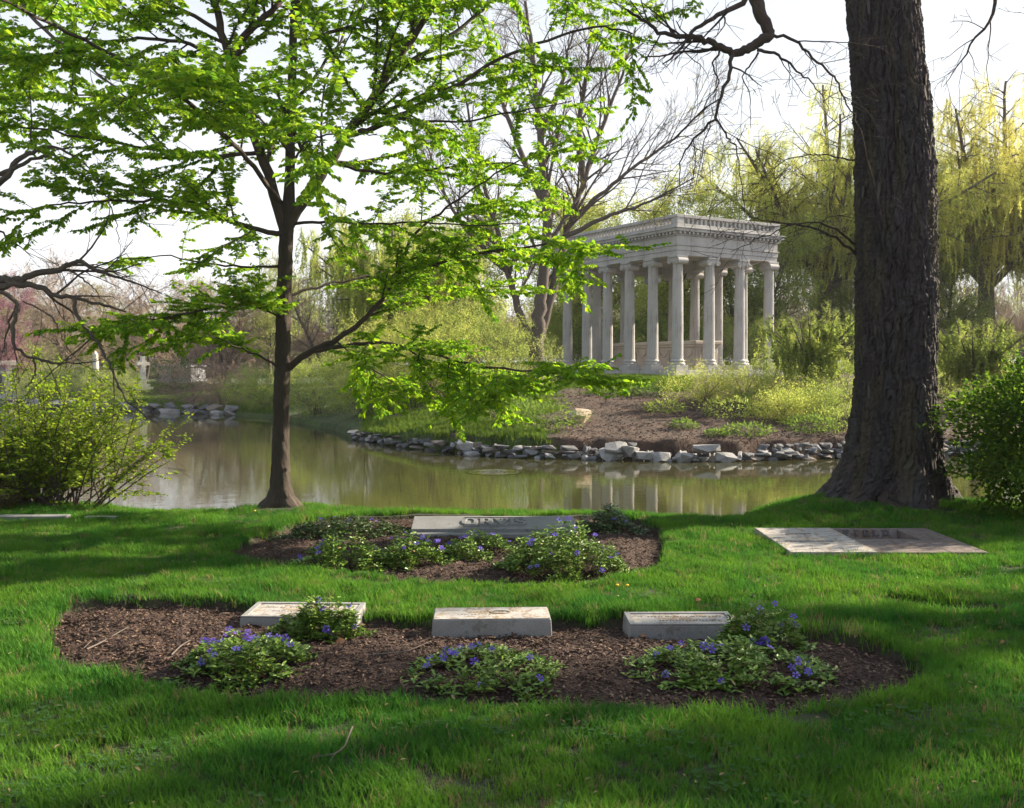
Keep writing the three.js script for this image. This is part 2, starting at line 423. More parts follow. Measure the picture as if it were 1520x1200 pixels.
{
  const R = rng(301), g = new THREE.BoxGeometry(1, 1, 1), q = g.attributes.position;
  for (let i = 0; i < q.count; i++) q.setXYZ(i, q.getX(i) * (q.getZ(i) > 0 ? 0.6 : 1), q.getY(i), q.getZ(i) + 0.2 * q.getX(i));
  g.computeVertexNormals();
  beds.forEach((bed, k) => {
    const c = new Copies(), xs = bed.map((p) => p[0]), zs = bed.map((p) => p[1]), n = [26000, 19000, 700][k];
    let made = 0;
    while (made < n) {
      const x = R.r(Math.min(...xs), Math.max(...xs)), z = R.r(Math.min(...zs), Math.max(...zs)), d = polyDist(bed, x, z);
      if (d < 0.0) continue;
      made++;
      const y = (k < 2 ? bedSurface(x, z, d) : groundHeight(x, z)) + R.r(0, 0.008);
      const e = new THREE.Euler(R.g() * 0.45, R.r(0, 6.3), R.g() * 0.45), mt = new THREE.Matrix4().makeRotationFromEuler(e), ax = V(), ay = V(), az = V();
      mt.extractBasis(ax, ay, az);
      const l = R.r(0.008, 0.034) * (R() < 0.05 ? 1.9 : 1), t = Math.pow(R(), 4), b = R.r(0.5, 1.2);
      c.add(V(x, y, z), ax, ay, az, l, R.r(0.002, 0.005), R.r(0.004, 0.011), b * lerp(0.066, 0.28, t), b * lerp(0.036, 0.19, t), b * lerp(0.027, 0.13, t));
    }
    const o = c.build('mulch_chips', g, M.chip, scene);
    tag(o, ['loose dark bark chips covering the wide bed of three headstones', 'loose bark chips covering the bed round the long granite stone', 'bare patch of dark chips in the lawn beside the shrub'][k], 'mulch');
  });
}

// ---------------------------------------------------------------- stonework by the water
function rockGeometry(seed, pts = 15) {
  const R = rng(seed), a = [];
  for (let i = 0; i < pts; i++) {
    const v = V(R.g(), R.g(), R.g()).normalize();
    a.push(V(clamp(v.x * R.r(0.45, 0.75), -0.5, 0.5), clamp(v.y * R.r(0.45, 0.8), -0.4, 0.4), clamp(v.z * R.r(0.45, 0.7), -0.46, 0.46)));
  }
  return withUV(new ConvexGeometry(a), 1);
}
function withUV(g, scale = 1) {                     // box-projected uv in metres
  const p = g.attributes.position, n = g.attributes.normal, uv = [];
  for (let i = 0; i < p.count; i++) {
    const ax = Math.abs(n.getX(i)), ay = Math.abs(n.getY(i)), az = Math.abs(n.getZ(i));
    const x = p.getX(i) * scale, y = p.getY(i) * scale, z = p.getZ(i) * scale;
    if (ay > ax && ay > az) uv.push(x, z); else if (ax > az) uv.push(z, y); else uv.push(x, y);
  }
  g.setAttribute('uv', new THREE.Float32BufferAttribute(uv, 2));
  return g;
}
const rocks = Array.from({ length: 14 }, (_, i) => rockGeometry(900 + i));
function shorePoint(px, out = 0) {
  const a = (px - 760) / FOCAL, d = shoreDepth(a) + out;
  return V(a * d, WATER, -d);
}
{
  const R = rng(77);
  const wall = thing('dry_stone_wall', 'low dry stone wall of grey rocks along the bank below the columned temple', 'wall');
  const stone = (x, y, z, sx, sy, sz, k) => {
    const m = part('stone', R.pick(rocks), k ?? R.pick(stoneTints), wall, [x, y, z]);
    m.scale.set(sx, sy, sz); m.rotation.set(R.g() * 0.16, R.g() * 0.4 + (R() < 0.5 ? Math.PI : 0), R.g() * 0.16);
  };
  let count = 0;
  for (let course = 0; course < 4; course++) {
    for (let px = 524; px < 1475;) {
      const p = shorePoint(px, 0.02 + 0.1 * course + R.r(-0.05, 0.05)), mpp = -p.z / FOCAL;
      const rough = px > 890 && px < 1120;
      if (px < 890 && course === 3) { px += 30; continue; }
      if (rough && course >= 2 && !(px > 895 && px < 935)) { px += 22; continue; }
      const w = lerp(0.1, 0.5, R() ** 1.5) * (course === 0 ? 1.12 : 1), h = R.r(0.07, 0.17);
      stone(p.x, WATER + 0.05 + course * 0.09 + R.r(-0.03, 0.03), p.z, w * 1.05, h * 1.15, R.r(0.26, 0.38), rough && R() < 0.6 ? stoneTints[2] : undefined);
      count++;
      px += w * 0.84 / mpp;
    }
  }
  for (const [px, w, h, y] of [[915, 0.6, 0.42, 0.34], [935, 0.5, 0.36, 0.26], [905, 0.55, 0.42, 0.15], [985, 0.55, 0.35, 0.1], [1015, 0.5, 0.3, 0.12], [955, 0.5, 0.3, 0.14], [1050, 0.75, 0.26, 0.36], [1078, 0.55, 0.3, 0.12], [690, 0.5, 0.3, 0.28], [700, 0.45, 0.2, 0.05]]) {
    const p = shorePoint(px, -0.04); stone(p.x, WATER + y * 0.85, p.z, w * 0.95, h * 0.95, 0.45, stoneTints[2]);
  }
  const far = thing('stone_edging', 'rough edging of grey rocks at the waterline below the stone cross', 'wall');
  for (let px = 20; px < 350;) {
    const w = R.r(0.5, 0.95) * (px > 350 ? 0.55 : 1);
    for (let c = 0; c < 2; c++) {
      const p = shorePoint(px + R.r(-3, 3), 0.05 + 0.3 * c), m = part('stone', R.pick(rocks), R.pick(stoneTints), far, [p.x, WATER + 0.06 + (px > 350 ? 0.16 : 0.24) * c, p.z]);
      m.scale.set(w * 1.2, R.r(0.35, 0.5) * (px > 350 ? 0.6 : 0.9), px > 350 ? 0.45 : 0.7); m.rotation.set(R.g() * 0.2, R.r(0, 6.3), R.g() * 0.2);
    }
    px += w * 0.85 * FOCAL / shorePoint(px).z * -1;
  }
  const b = onLevel(862, 641, -0.2), bo = new THREE.Mesh(rockGeometry(977, 22), std({ color: rgb(0.55, 0.42, 0.31), map: stoneMap, bumpMap: stoneBump, bumpScale: 0.02, roughness: 0.95 }));
  bo.name = 'boulder'; bo.position.set(b.x, groundHeight(b.x, b.z) + 0.16, b.z); bo.scale.set(0.66, 0.55, 0.55); scene.add(bo);
  tag(bo, 'tan boulder lying alone on the mulch slope above the stone wall', 'boulder');
}

// ---------------------------------------------------------------- the temple
const TH = 1.0247, TD = 40, TS = 0.03891 * TD, TK = 1.0827;
const templeCorner = V(0.16595 * TD, 0, -TD);
const alongLong = V(-Math.cos(TH), 0, -Math.sin(TH)), alongShort = V(Math.sin(TH), 0, -Math.cos(TH));
{
  const floorY = EYE - 4.5 / FOCAL * TD, L = TS * 5, S = TS * TK * 3;
  const t = thing('stone_temple', 'open grey stone temple with sixteen columns and a pierced parapet on the far bank', 'temple', [templeCorner.x, 0, templeCorner.z]);
  t.rotation.y = Math.PI - TH;      // local +x runs along the long side, +z towards the far long side; columns stand at x = 0..L, z = 0..S
  const lz = V(0, 0, 1).applyAxisAngle(UP, t.rotation.y), sz = lz.dot(alongShort) > 0 ? 1 : -1;
  const put = (name, g, x, y, z, mat = M.temple, parent = t) => part(name, g, mat, parent, [x, y, z * sz]);
  const bx = (w, h, d, r = 0.012) => withUV(new RoundedBoxGeometry(w, h, d, 1, r), 0.8);
  // platform: two steps, each course of separate slabs
  const step = (o, y0, y1) => {
    const w = L + 2 * o, d = S + 2 * o, h = y1 - y0, n = 7, m = 5, k = 0.55;
    put('platform_core', bx(w - 2 * k, h - 0.006, d - 2 * k), L / 2, (y0 + y1) / 2 - 0.003, S / 2);
    for (let i = 0; i < n; i++) for (const z of [-o + k / 2, S + o - k / 2]) put('step_block', bx(w / n - 0.008, h, k), -o + w * (i + 0.5) / n, (y0 + y1) / 2, z);
    for (let i = 0; i < m; i++) for (const x of [-o + k / 2, L + o - k / 2]) put('step_block', bx(k - 0.004, h, (d - 2 * k) / m - 0.008), x, (y0 + y1) / 2, -o + k + (d - 2 * k) * (i + 0.5) / m);
  };
  step(0.62, floorY - 0.62, floorY - 0.17);
  step(0.44, floorY - 0.17, floorY);
  // columns
  const H = 4.57, r0 = 0.235, r1 = 0.198;
  const plinth = bx(0.62, 0.2, 0.62);
  const bp = [[0.31, 0], [0.325, 0.03], [0.325, 0.06], [0.305, 0.085], [0.272, 0.095], [0.262, 0.115], [0.272, 0.135], [0.29, 0.145], [0.295, 0.17], [0.28, 0.195], [0.255, 0.205], [r0, 0.25]];
  const baseG = new THREE.LatheGeometry(bp.map(([r, y]) => new THREE.Vector2(r, y)), 28);
  // fluted shaft
  const flutes = 20, per = 4, rows = 8, sp_ = [], si = [], su = [], hs = H - 0.2 - 0.25 - 0.34;
  for (let j = 0; j <= rows; j++) for (let i = 0; i <= flutes * per; i++) {
    const th = i / (flutes * per) * 2 * Math.PI, y = j / rows, r = lerp(r0, r1, y ** 1.5) - 0.014 * Math.abs(Math.sin(th * flutes / 2));
    sp_.push(Math.cos(th) * r, y * hs, Math.sin(th) * r); su.push(th * 0.25, y * hs);
  }
  for (let j = 0; j < rows; j++) for (let i = 0; i < flutes * per; i++) { const a = j * (flutes * per + 1) + i, b = a + flutes * per + 1; si.push(a, b, a + 1, a + 1, b, b + 1); }
  const shaftG = new THREE.BufferGeometry();
  shaftG.setAttribute('position', new THREE.Float32BufferAttribute(sp_, 3)); shaftG.setAttribute('uv', new THREE.Float32BufferAttribute(su, 2)); shaftG.setIndex(si); shaftG.computeVertexNormals();
  const echinus = new THREE.LatheGeometry([[r1, 0], [r1 + 0.015, 0.02], [r1 + 0.012, 0.05], [r1 + 0.05, 0.1], [r1 + 0.06, 0.15], [0.2, 0.2]].map(([r, y]) => new THREE.Vector2(r, y)), 24);
  const vol = new THREE.CylinderGeometry(0.125, 0.125, 0.5, 20); vol.rotateX(Math.PI / 2);
  const eye1 = new THREE.TorusGeometry(0.085, 0.02, 6, 18), eye2 = new THREE.SphereGeometry(0.035, 8, 6);
  const voluteG = mergeGeometries([vol, eye1.clone().translate(0, 0, 0.25), eye1.clone().translate(0, 0, -0.25), eye2.clone().translate(0, 0, 0.255), eye2.clone().translate(0, 0, -0.255)].map((g) => g.index ? g.toNonIndexed() : g));
  const abacus = bx(0.58, 0.08, 0.58), bolster = bx(0.46, 0.13, 0.48);
  const column = new THREE.Group(); column.name = 'column';
  part('plinth', plinth, M.temple, column, [0, 0.1, 0]); part('base_moulding', baseG, M.temple, column, [0, 0.2, 0]);
  part('shaft', shaftG, M.temple, column, [0, 0.45, 0]);
  const cy = 0.45 + hs;
  part('capital_echinus', echinus, M.temple, column, [0, cy, 0]);
  part('capital_bolster', bolster, M.temple, column, [0, cy + 0.2, 0]);
  for (const s of [-1, 1]) part('volute', voluteG, M.temple, column, [s * 0.235, cy + 0.135, 0]);
  part('abacus', abacus, M.temple, column, [0, cy + 0.3, 0]);
  const stand = (x, z, turn) => { const c = column.clone(); c.position.set(x, floorY, z * sz); c.rotation.y = turn; t.add(c); };
  for (let i = 0; i < 6; i++) { stand(i * TS, 0, 0); stand(i * TS, S, 0); }
  for (let j = 1; j < 3; j++) { stand(0, j * TS * TK, Math.PI / 2); stand(L, j * TS * TK, Math.PI / 2); }
  // entablature rings
  const y0 = floorY + H;
  const ring = (name, o, inner, y, h, mat = M.temple) => {
    const w = L + 2 * o, k = inner;
    for (const z of [-o + k / 2, S + o - k / 2]) put(name, bx(w, h, k), L / 2, y + h / 2, z, mat);
    for (const x of [-o + k / 2, L + o - k / 2]) put(name, bx(k, h - 0.004, S + 2 * o - 2 * k), x, y + h / 2, S / 2, mat);
  };
  ring('architrave', 0.235, 0.47, y0, 0.19); ring('architrave_band', 0.26, 0.5, y0 + 0.192, 0.19);
  ring('architrave_cap', 0.3, 0.56, y0 + 0.384, 0.045);
  ring('frieze', 0.245, 0.49, y0 + 0.431, 0.35);
  ring('cornice_bed', 0.3, 0.57, y0 + 0.783, 0.05);
  ring('cornice', 0.44, 0.7, y0 + 0.935, 0.11); ring('cornice_cap', 0.49, 0.74, y0 + 1.047, 0.05);
  ring('cornice_core', 0.28, 0.55, y0 + 0.835, 0.098);
  const dent = bx(0.11, 0.09, 0.13);
  const nL = 38, nS = 25, wL = L + 0.66, wS = S + 0.66;
  for (let i = 0; i < nL; i++) for (const z of [-0.345, S + 0.345]) put('dentil', dent, -0.33 + wL * (i + 0.5) / nL, y0 + 0.882, z);
  for (let i = 0; i < nS; i++) for (const x of [-0.345, L + 0.345]) { const m = put('dentil', dent, x, y0 + 0.882, -0.33 + wS * (i + 0.5) / nS); m.rotation.y = Math.PI / 2; }
  // parapet: plinth, little piers with gaps, top rail
  const yp = y0 + 1.099;
  ring('parapet_plinth', 0.3, 0.34, yp, 0.15); ring('parapet_rail', 0.32, 0.36, yp + 0.39, 0.12);
  const pier = bx(0.115, 0.236, 0.22);
  const mL = 36, mS = 24;
  for (let i = 0; i < mL; i++) for (const z of [-0.14, S + 0.14]) put('baluster', pier, -0.25 + (L + 0.5) * (i + 0.5) / mL, yp + 0.27, z);
  for (let i = 0; i < mS; i++) for (const x of [-0.14, L + 0.14]) { const m = put('baluster', pier, x, yp + 0.27, -0.25 + (S + 0.5) * (i + 0.5) / mS); m.rotation.y = Math.PI / 2; }
  for (const x of [-0.125, L + 0.125]) for (const z of [-0.125, S + 0.125]) put('corner_pier', bx(0.35, 0.236, 0.35), x, yp + 0.27, z);
  put('ceiling', bx(L - 0.3, 0.16, S - 0.3), L / 2, y0 + 0.75, S / 2);
  for (let i = 1; i < 5; i++) put('ceiling_beam', bx(0.3, 0.36, S - 0.5), i * TS, y0 + 0.49, S / 2);
  // two tombs inside, with swags and heavy lids
  const toWorld = (x, y, z) => V(x, y, z * sz).applyAxisAngle(UP, t.rotation.y).add(V(templeCorner.x, 0, templeCorner.z));
  [[L / 2 - 1.55, S / 2], [L / 2 + 1.55, S / 2]].forEach(([x, z], k) => {
    const w = toWorld(x, floorY, z), s = thing('sarcophagus', k ? 'carved stone sarcophagus with swags in the half of the temple beside the many-stemmed tree' : 'carved stone sarcophagus with swags in the half of the temple beside the willow', 'tomb', [w.x, w.y, w.z]);
    s.rotation.y = t.rotation.y;
    const ln = 2.7, wd = 1.35;
    part('foot_slab', bx(ln + 0.1, 0.14, wd + 0.1, 0.02), M.sarcophagus, s, [0, 0.07, 0]);
    part('chest', bx(ln - 0.12, 0.83, wd - 0.12, 0.03), M.sarcophagus, s, [0, 0.555, 0]);
    part('lid_moulding', bx(ln + 0.02, 0.1, wd + 0.02, 0.02), M.sarcophagus, s, [0, 1.02, 0]);
    part('lid', bx(ln + 0.16, 0.16, wd + 0.16, 0.04), M.sarcophagus, s, [0, 1.15, 0]);
    const swag = new THREE.TorusGeometry(0.3, 0.045, 6, 14, Math.PI); swag.rotateZ(Math.PI); swag.scale(1, 0.95, 1);
    const drop = new THREE.CylinderGeometry(0.05, 0.025, 0.5, 6);
    for (const side of [-1, 1]) {
      for (let i = -1; i <= 1; i++) part('swag', swag, M.sarcophagus, s, [i * 0.8, 0.86, side * (wd / 2 - 0.05)]);
      for (let i = -1; i <= 2; i++) part('pendant', drop, M.sarcophagus, s, [(i - 0.5) * 0.8, 0.6, side * (wd / 2 - 0.04)]);
      const e = part('swag', swag, M.sarcophagus, s, [side * (ln / 2 - 0.05), 0.86, 0]); e.rotation.y = Math.PI / 2;
      for (const q of [-0.42, 0.42]) part('pendant', drop, M.sarcophagus, s, [side * (ln / 2 - 0.04), 0.6, q]);
    }
  });
}

// ---------------------------------------------------------------- far monuments
{
  // wheel cross
  const D = 62, b = P(212, 579, D), y = groundHeight(b.x, b.z), s = 2.1 / 2.1;
  const c = thing('stone_cross', 'pale ringed stone cross on a stepped base across the pond', 'monument', [b.x, y - 0.03, b.z]);
  c.rotation.y = 0.8; c.scale.setScalar(s);
  const bx = (w, h, d) => withUV(new RoundedBoxGeometry(w, h, d, 1, 0.02), 1);
  part('base', bx(1.0, 0.2, 0.8), M.palestone, c, [0, 0.1, 0]); part('base', bx(0.72, 0.18, 0.56), M.palestone, c, [0, 0.29, 0]);
  const sh = new THREE.Shape(); [[-0.2, 0], [0.2, 0], [0.12, 1.2], [0.38, 1.2], [0.38, 1.38], [0.11, 1.38], [0.1, 1.76], [-0.1, 1.76], [-0.11, 1.38], [-0.38, 1.38], [-0.38, 1.2], [-0.12, 1.2]].forEach(([x, yy], i) => i ? sh.lineTo(x, yy) : sh.moveTo(x, yy));
  part('cross_shaft', new THREE.ExtrudeGeometry(sh, { depth: 0.2, bevelSize: 0.012, bevelThickness: 0.012, bevelSegments: 1 }), M.palestone, c, [0, 0.36, -0.1]);
  part('ring', new THREE.TorusGeometry(0.25, 0.045, 6, 24), M.palestone, c, [0, 1.65, 0]);
}
{
  const D = 72, b = P(142, 556, D), y = groundHeight(b.x, b.z);
  const o = thing('obelisk', 'small pale obelisk standing among shrubs left of the stone cross', 'monument', [b.x, y - 0.03, b.z]);
  tag(o, 'small pale obelisk among the shrubs behind the ringed cross', 'monument');
  part('pedestal', withUV(new RoundedBoxGeometry(0.7, 0.8, 0.7, 1, 0.02)), M.palestone, o, [0, 0.4, 0]);
  const g = new THREE.CylinderGeometry(0.17, 0.25, 1.5, 4); g.rotateY(Math.PI / 4);
  part('shaft', g, M.palestone, o, [0, 1.55, 0]);
  const tip = new THREE.ConeGeometry(0.17, 0.25, 4); tip.rotateY(Math.PI / 4); part('tip', tip, M.palestone, o, [0, 2.42, 0]);
}
function mausoleum(px, py, D, w, h, d, label, turn, plain) {
  const b = P(px, py, D), y = groundHeight(b.x, b.z), bx = (a, e, f) => withUV(new RoundedBoxGeometry(a, e, f, 1, 0.03), 0.7);
  const o = thing('mausoleum', label, 'mausoleum', [b.x, y - 0.05, b.z]); o.rotation.y = turn;
  part('wall', bx(w, h, d), M.greystone, o, [0, h / 2, 0]);
  part('roof', bx(w + 0.3, plain ? 0.16 : 0.3, d + 0.3), plain ? M.greystone : M.palestone, o, [0, h + 0.15, 0]);
  part('plinth', bx(w + 0.25, 0.3, d + 0.25), M.greystone, o, [0, 0.15, 0]);
  part('door', bx(w * 0.28, h * 0.62, 0.08), M.darkbronze, o, [0, h * 0.31 + 0.25, d / 2 + 0.02]);
  if (!plain) for (const s of [-1, 1]) part('pilaster', bx(0.3, h, 0.12), M.palestone, o, [s * w * 0.32, h / 2, d / 2 + 0.05]);
}
mausoleum(-6, 572, 60, 2.0, 2.0, 2.0, 'bluish stone mausoleum under the pink blossoming tree', 0.5);
mausoleum(272, 566, 80, 2.6, 1.2, 2.4, 'low plain grey mausoleum behind the bare shrubs', -0.2, true);

// ---------------------------------------------------------------- gravestones
const font = await new FontLoader().loadAsync('fonts/droid/droid_serif_bold.typeface.json');
function lettering(text, size, depth) {
  const g = new TextGeometry(text, { font, size, depth, curveSegments: 5, bevelEnabled: true, bevelSize: size * 0.012, bevelThickness: depth * 0.2, bevelSegments: 1 });
  g.computeBoundingBox(); const b = g.boundingBox; g.translate(-(b.min.x + b.max.x) / 2, -(b.min.y + b.max.y) / 2, 0);
  return g;
}
// worn, unreadable lines of small cut letters: short raised strokes
function wornLines(parent, w, rows, depthTop, y, R, mat, zc) {
  const box = new THREE.BoxGeometry(1, 1, 1), gs = [];
  for (const [z, x0, x1] of rows) for (let x = x0 * w; x < x1 * w; x += R.r(0.016, 0.024)) {
    if (R() < 0.16) continue;
    const a = box.clone(); a.scale(R.r(0.003, 0.005), 0.003, R.r(0.014, 0.022)); a.rotateY(R.g() * 0.5); a.translate(x, y, zc + z); gs.push(a);
    if (R() < 0.6) { const c = box.clone(); c.scale(R.r(0.006, 0.011), 0.003, 0.004); c.translate(x + 0.004, y, zc + z + R.r(-0.009, 0.009)); gs.push(c); }
  }
  if (gs.length) { const m = part('worn_inscription', mergeGeometries(gs), mat, parent); m.userData.kind = 'stuff'; }
}
const wornInk = std({ color: rgb(0.16, 0.14, 0.12), roughness: 1 });
{
  const R = rng(55);
  const bx = (a, e, f, r = 0.008) => withUV(new RoundedBoxGeometry(a, e, f, 2, r), 1.4);
  const marker = (px, frontY, w, d, h, turn, label, rim) => {
    const f = onLevel(px, frontY, h), z = f.z - d / 2, y = Math.min(groundHeight(f.x, z), -0.05);
    const o = thing('headstone', label, 'headstone', [f.x, y, z], 'three low headstones in the wide bed');
    o.rotation.y = turn;
    const H = h - y;
    // tapering block: wider at the foot
    const g = bx(w, H, d), p = g.attributes.position;
    for (let i = 0; i < p.count; i++) { const t = (0.5 - p.getY(i) / H); p.setX(i, p.getX(i) * (1 + 0.03 * t)); p.setZ(i, p.getZ(i) * (1 + 0.06 * t)); }
    g.computeVertexNormals();
    part('block', g, M.marker, o, [0, H / 2, 0]);
    if (rim) {
      const e = 0.035, k = 0.012;
      for (const s of [-1, 1]) {
        part('rim', bx(w - 0.002, k, e, 0.003), M.marker, o, [0, H + k / 2 - 0.001, s * (d - e) / 2]);
        part('rim', bx(e, k - 0.002, d - 2 * e, 0.003), M.marker, o, [s * (w - e) / 2, H + k / 2 - 0.001, 0]);
      }
      part('face', bx(w - 2 * e - 0.004, 0.004, d - 2 * e - 0.004, 0.001), M.lichened, o, [0, H + 0.002, 0]);
      wornLines(o, w, rim, 0, H + 0.005, R, wornInk, 0);
    } else {
      part('face', bx(w - 0.012, 0.006, d - 0.012, 0.002), M.lichened, o, [0, H + 0.001, 0]);
      wornLines(o, w - 0.03, [[-0.03, -0.16, 0.22], [0.035, -0.3, 0.05]], 0, H + 0.004, R, wornInk, 0);
      part('carved_emblem', new THREE.TorusGeometry(0.045, 0.005, 5, 16).rotateX(Math.PI / 2).scale(1.3, 1, 0.8), wornInk, o, [0.05, H + 0.004, -0.01]);
    }
  };
  marker(443, 918, 0.72, 0.38, 0.04, -0.03, 'low headstone with rimmed lichen-brown top behind violet flowers at the end near the sticks', [[-0.07, -0.36, 0.2], [0.03, -0.3, 0.3]]);
  marker(729, 920, 0.705, 0.29, 0.10, 0.035, 'low headstone with a tall bluish front face, between the other two headstones', null);
  marker(1016, 929, 0.66, 0.3, 0.045, 0.02, 'low headstone with pale rimmed top half hidden by the largest clump of leaves', [[-0.05, -0.38, 0.4], [0.045, -0.2, 0.36]]);
  // the long stone with a sloping face
  {
    const f = onLevel(733, 786, 0.05), w = 1.57, y = groundHeight(f.x, f.z) - 0.03;
    const o = thing('family_gravestone', 'long low grey granite gravestone with a sloping lettered face behind the flowers', 'gravestone', [f.x, y, f.z]);
    o.rotation.y = 0.012;
    const H0 = 0.05 - y, H1 = 0.115 - y, d = 0.33;
    part('plinth', bx(w + 0.03, H0 - 0.025, d + 0.16, 0.01), M.granite, o, [0, (H0 - 0.025) / 2, -d / 2 + 0.04]);
    const sh = new THREE.Shape(); sh.moveTo(0, 0.01); sh.lineTo(0, H0); sh.lineTo(-d, H1); sh.lineTo(-d - 0.1, H1 - 0.01); sh.lineTo(-d - 0.1, 0.01); sh.closePath();
    const g = new THREE.ExtrudeGeometry(sh, { depth: w, bevelSize: 0.006, bevelThickness: 0.006, bevelSegments: 2 });
    g.rotateY(-Math.PI / 2); g.translate(w / 2, 0, 0);
    part('body', g, M.granite, o);
    const a = Math.atan2(H1 - H0, d), face = new THREE.Group(); face.name = 'inscription_panel';
    face.position.set(0.0, (H0 + H1) / 2 + 0.004, -d / 2); face.rotation.x = -(Math.PI / 2 - a); o.add(face);
    const lt = [...'ORVIS'].map((ch, i) => { const q = lettering(ch, 0.17, 0.012); q.translate([-0.235, -0.075, 0.075, 0.175, 0.26][i], 0, 0); return q; });
    lt.forEach((q) => part('letter', q, M.granite, face, [0.0, 0.01, 0]));
    part('panel_frame', mergeGeometries([bx(0.58, 0.012, 0.016, 0.002).translate(0, 0.125, 0), bx(0.58, 0.012, 0.016, 0.002).translate(0, -0.11, 0)]), M.granite, face, [0, 0.01, 0.004]);
  }
  // the flat slab with a wedge-shaped recess
  {
    const h = 0.05, A = onLevel(1165, 820, h), B = onLevel(1128, 784, h), C = onLevel(1452, 819, h), Dd = onLevel(1386, 784, h);
    const x0 = (A.x + B.x) / 2, x1 = (C.x + Dd.x) / 2, z0 = A.z, z1 = (B.z + Dd.z) / 2, y = groundHeight((x0 + x1) / 2, (z0 + z1) / 2) - 0.03;
    const w = x1 - x0, d = z0 - z1, H = h - y;
    const o = thing('ledger_slab', 'flat red-brown granite slab set in the lawn with a wedge-shaped lettered recess', 'grave slab', [(x0 + x1) / 2, y, (z0 + z1) / 2]);
    const r0 = onLevel(1237, 786, h), r1 = onLevel(1331, 786, h), r2 = onLevel(1290, 802, h);
    const rx0 = r0.x - (x0 + x1) / 2, rx1 = r1.x - (x0 + x1) / 2, rz0 = r0.z - (z0 + z1) / 2, rz1 = r2.z - (z0 + z1) / 2;
    const strip = (xa, xb, za, zb, mat, nm, hh = H) => part(nm, bx(xb - xa, hh, zb - za, 0.006), mat, o, [(xa + xb) / 2, hh / 2, (za + zb) / 2]);
    strip(-w / 2, rx0, -d / 2, d / 2, M.lichened, 'name_panel', H + 0.002);
    strip(rx1, w / 2, -d / 2, d / 2, M.redgranite, 'plain_panel');
    strip(rx0, rx1, -d / 2, rz0, M.redgranite, 'rear_border', H - 0.001);
    strip(rx0, rx1, rz1, d / 2, M.redgranite, 'front_border', H - 0.001);
    const dep = 0.085, len = rz1 - rz0, an = Math.atan2(dep, len), n = rx1 - rx0, back = 0.05;
    // floor sloping down to the rear, and a steep lettered face that rises from its foot
    const fl = part('recess_floor', bx(n, 0.02, Math.hypot(len, dep), 0.002), M.redgranite, o, [(rx0 + rx1) / 2, H - dep / 2 - 0.012, (rz0 + rz1) / 2]); fl.rotation.x = -an;
    const face = part('inscription_face', bx(n, Math.hypot(dep, back), 0.02, 0.002), M.redgranite, o, [(rx0 + rx1) / 2, H - dep / 2, rz0 + back / 2 - 0.008]); face.rotation.x = -Math.atan2(back, dep);
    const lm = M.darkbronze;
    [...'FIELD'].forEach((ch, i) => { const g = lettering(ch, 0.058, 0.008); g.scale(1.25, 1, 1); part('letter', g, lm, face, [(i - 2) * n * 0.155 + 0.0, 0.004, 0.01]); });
    part('worn_inscription', (() => { const gs = []; for (const [z, a, b] of [[0.12, 0.14, 0.7], [-0.28, 0.3, 0.62]]) for (let x = a; x < b; x += 0.055) { const q = new THREE.BoxGeometry(0.028, 0.003, 0.05); q.translate(-w / 2 + x * (rx0 + w / 2), H + 0.003, z); gs.push(q); } return mergeGeometries(gs); })(), wornInk, o).userData.kind = 'stuff';
  }
  // two flush stones nearly lost in the grass beside the left shrub
  [[42, 769, 0.75, 0.16, 'grey flush stone sunk in the grass at the foot of the bright leafy shrub'], [148, 771, 0.32, 0.08, 'sliver of a smaller flush stone in the grass beside the larger one']].forEach(([px, py, w, d, label]) => {
    const f = onLevel(px, py, 0.03), y = groundHeight(f.x, f.z);
    const o = new THREE.Mesh(bx(w, 0.09, d), M.granite); o.name = numbered('flush_marker'); o.position.set(f.x, y - 0.008, f.z - d / 2); scene.add(o);
    tag(o, label, 'headstone');
  });
}

// ---------------------------------------------------------------- trees: growing branches
function spline(pts, n) { return new THREE.CatmullRomCurve3(pts, false, 'centripetal').getPoints(n); }
function perp(d, R) { const v = V(R.g(), R.g(), R.g()); v.addScaledVector(d, -v.dot(d)); return v.normalize(); }
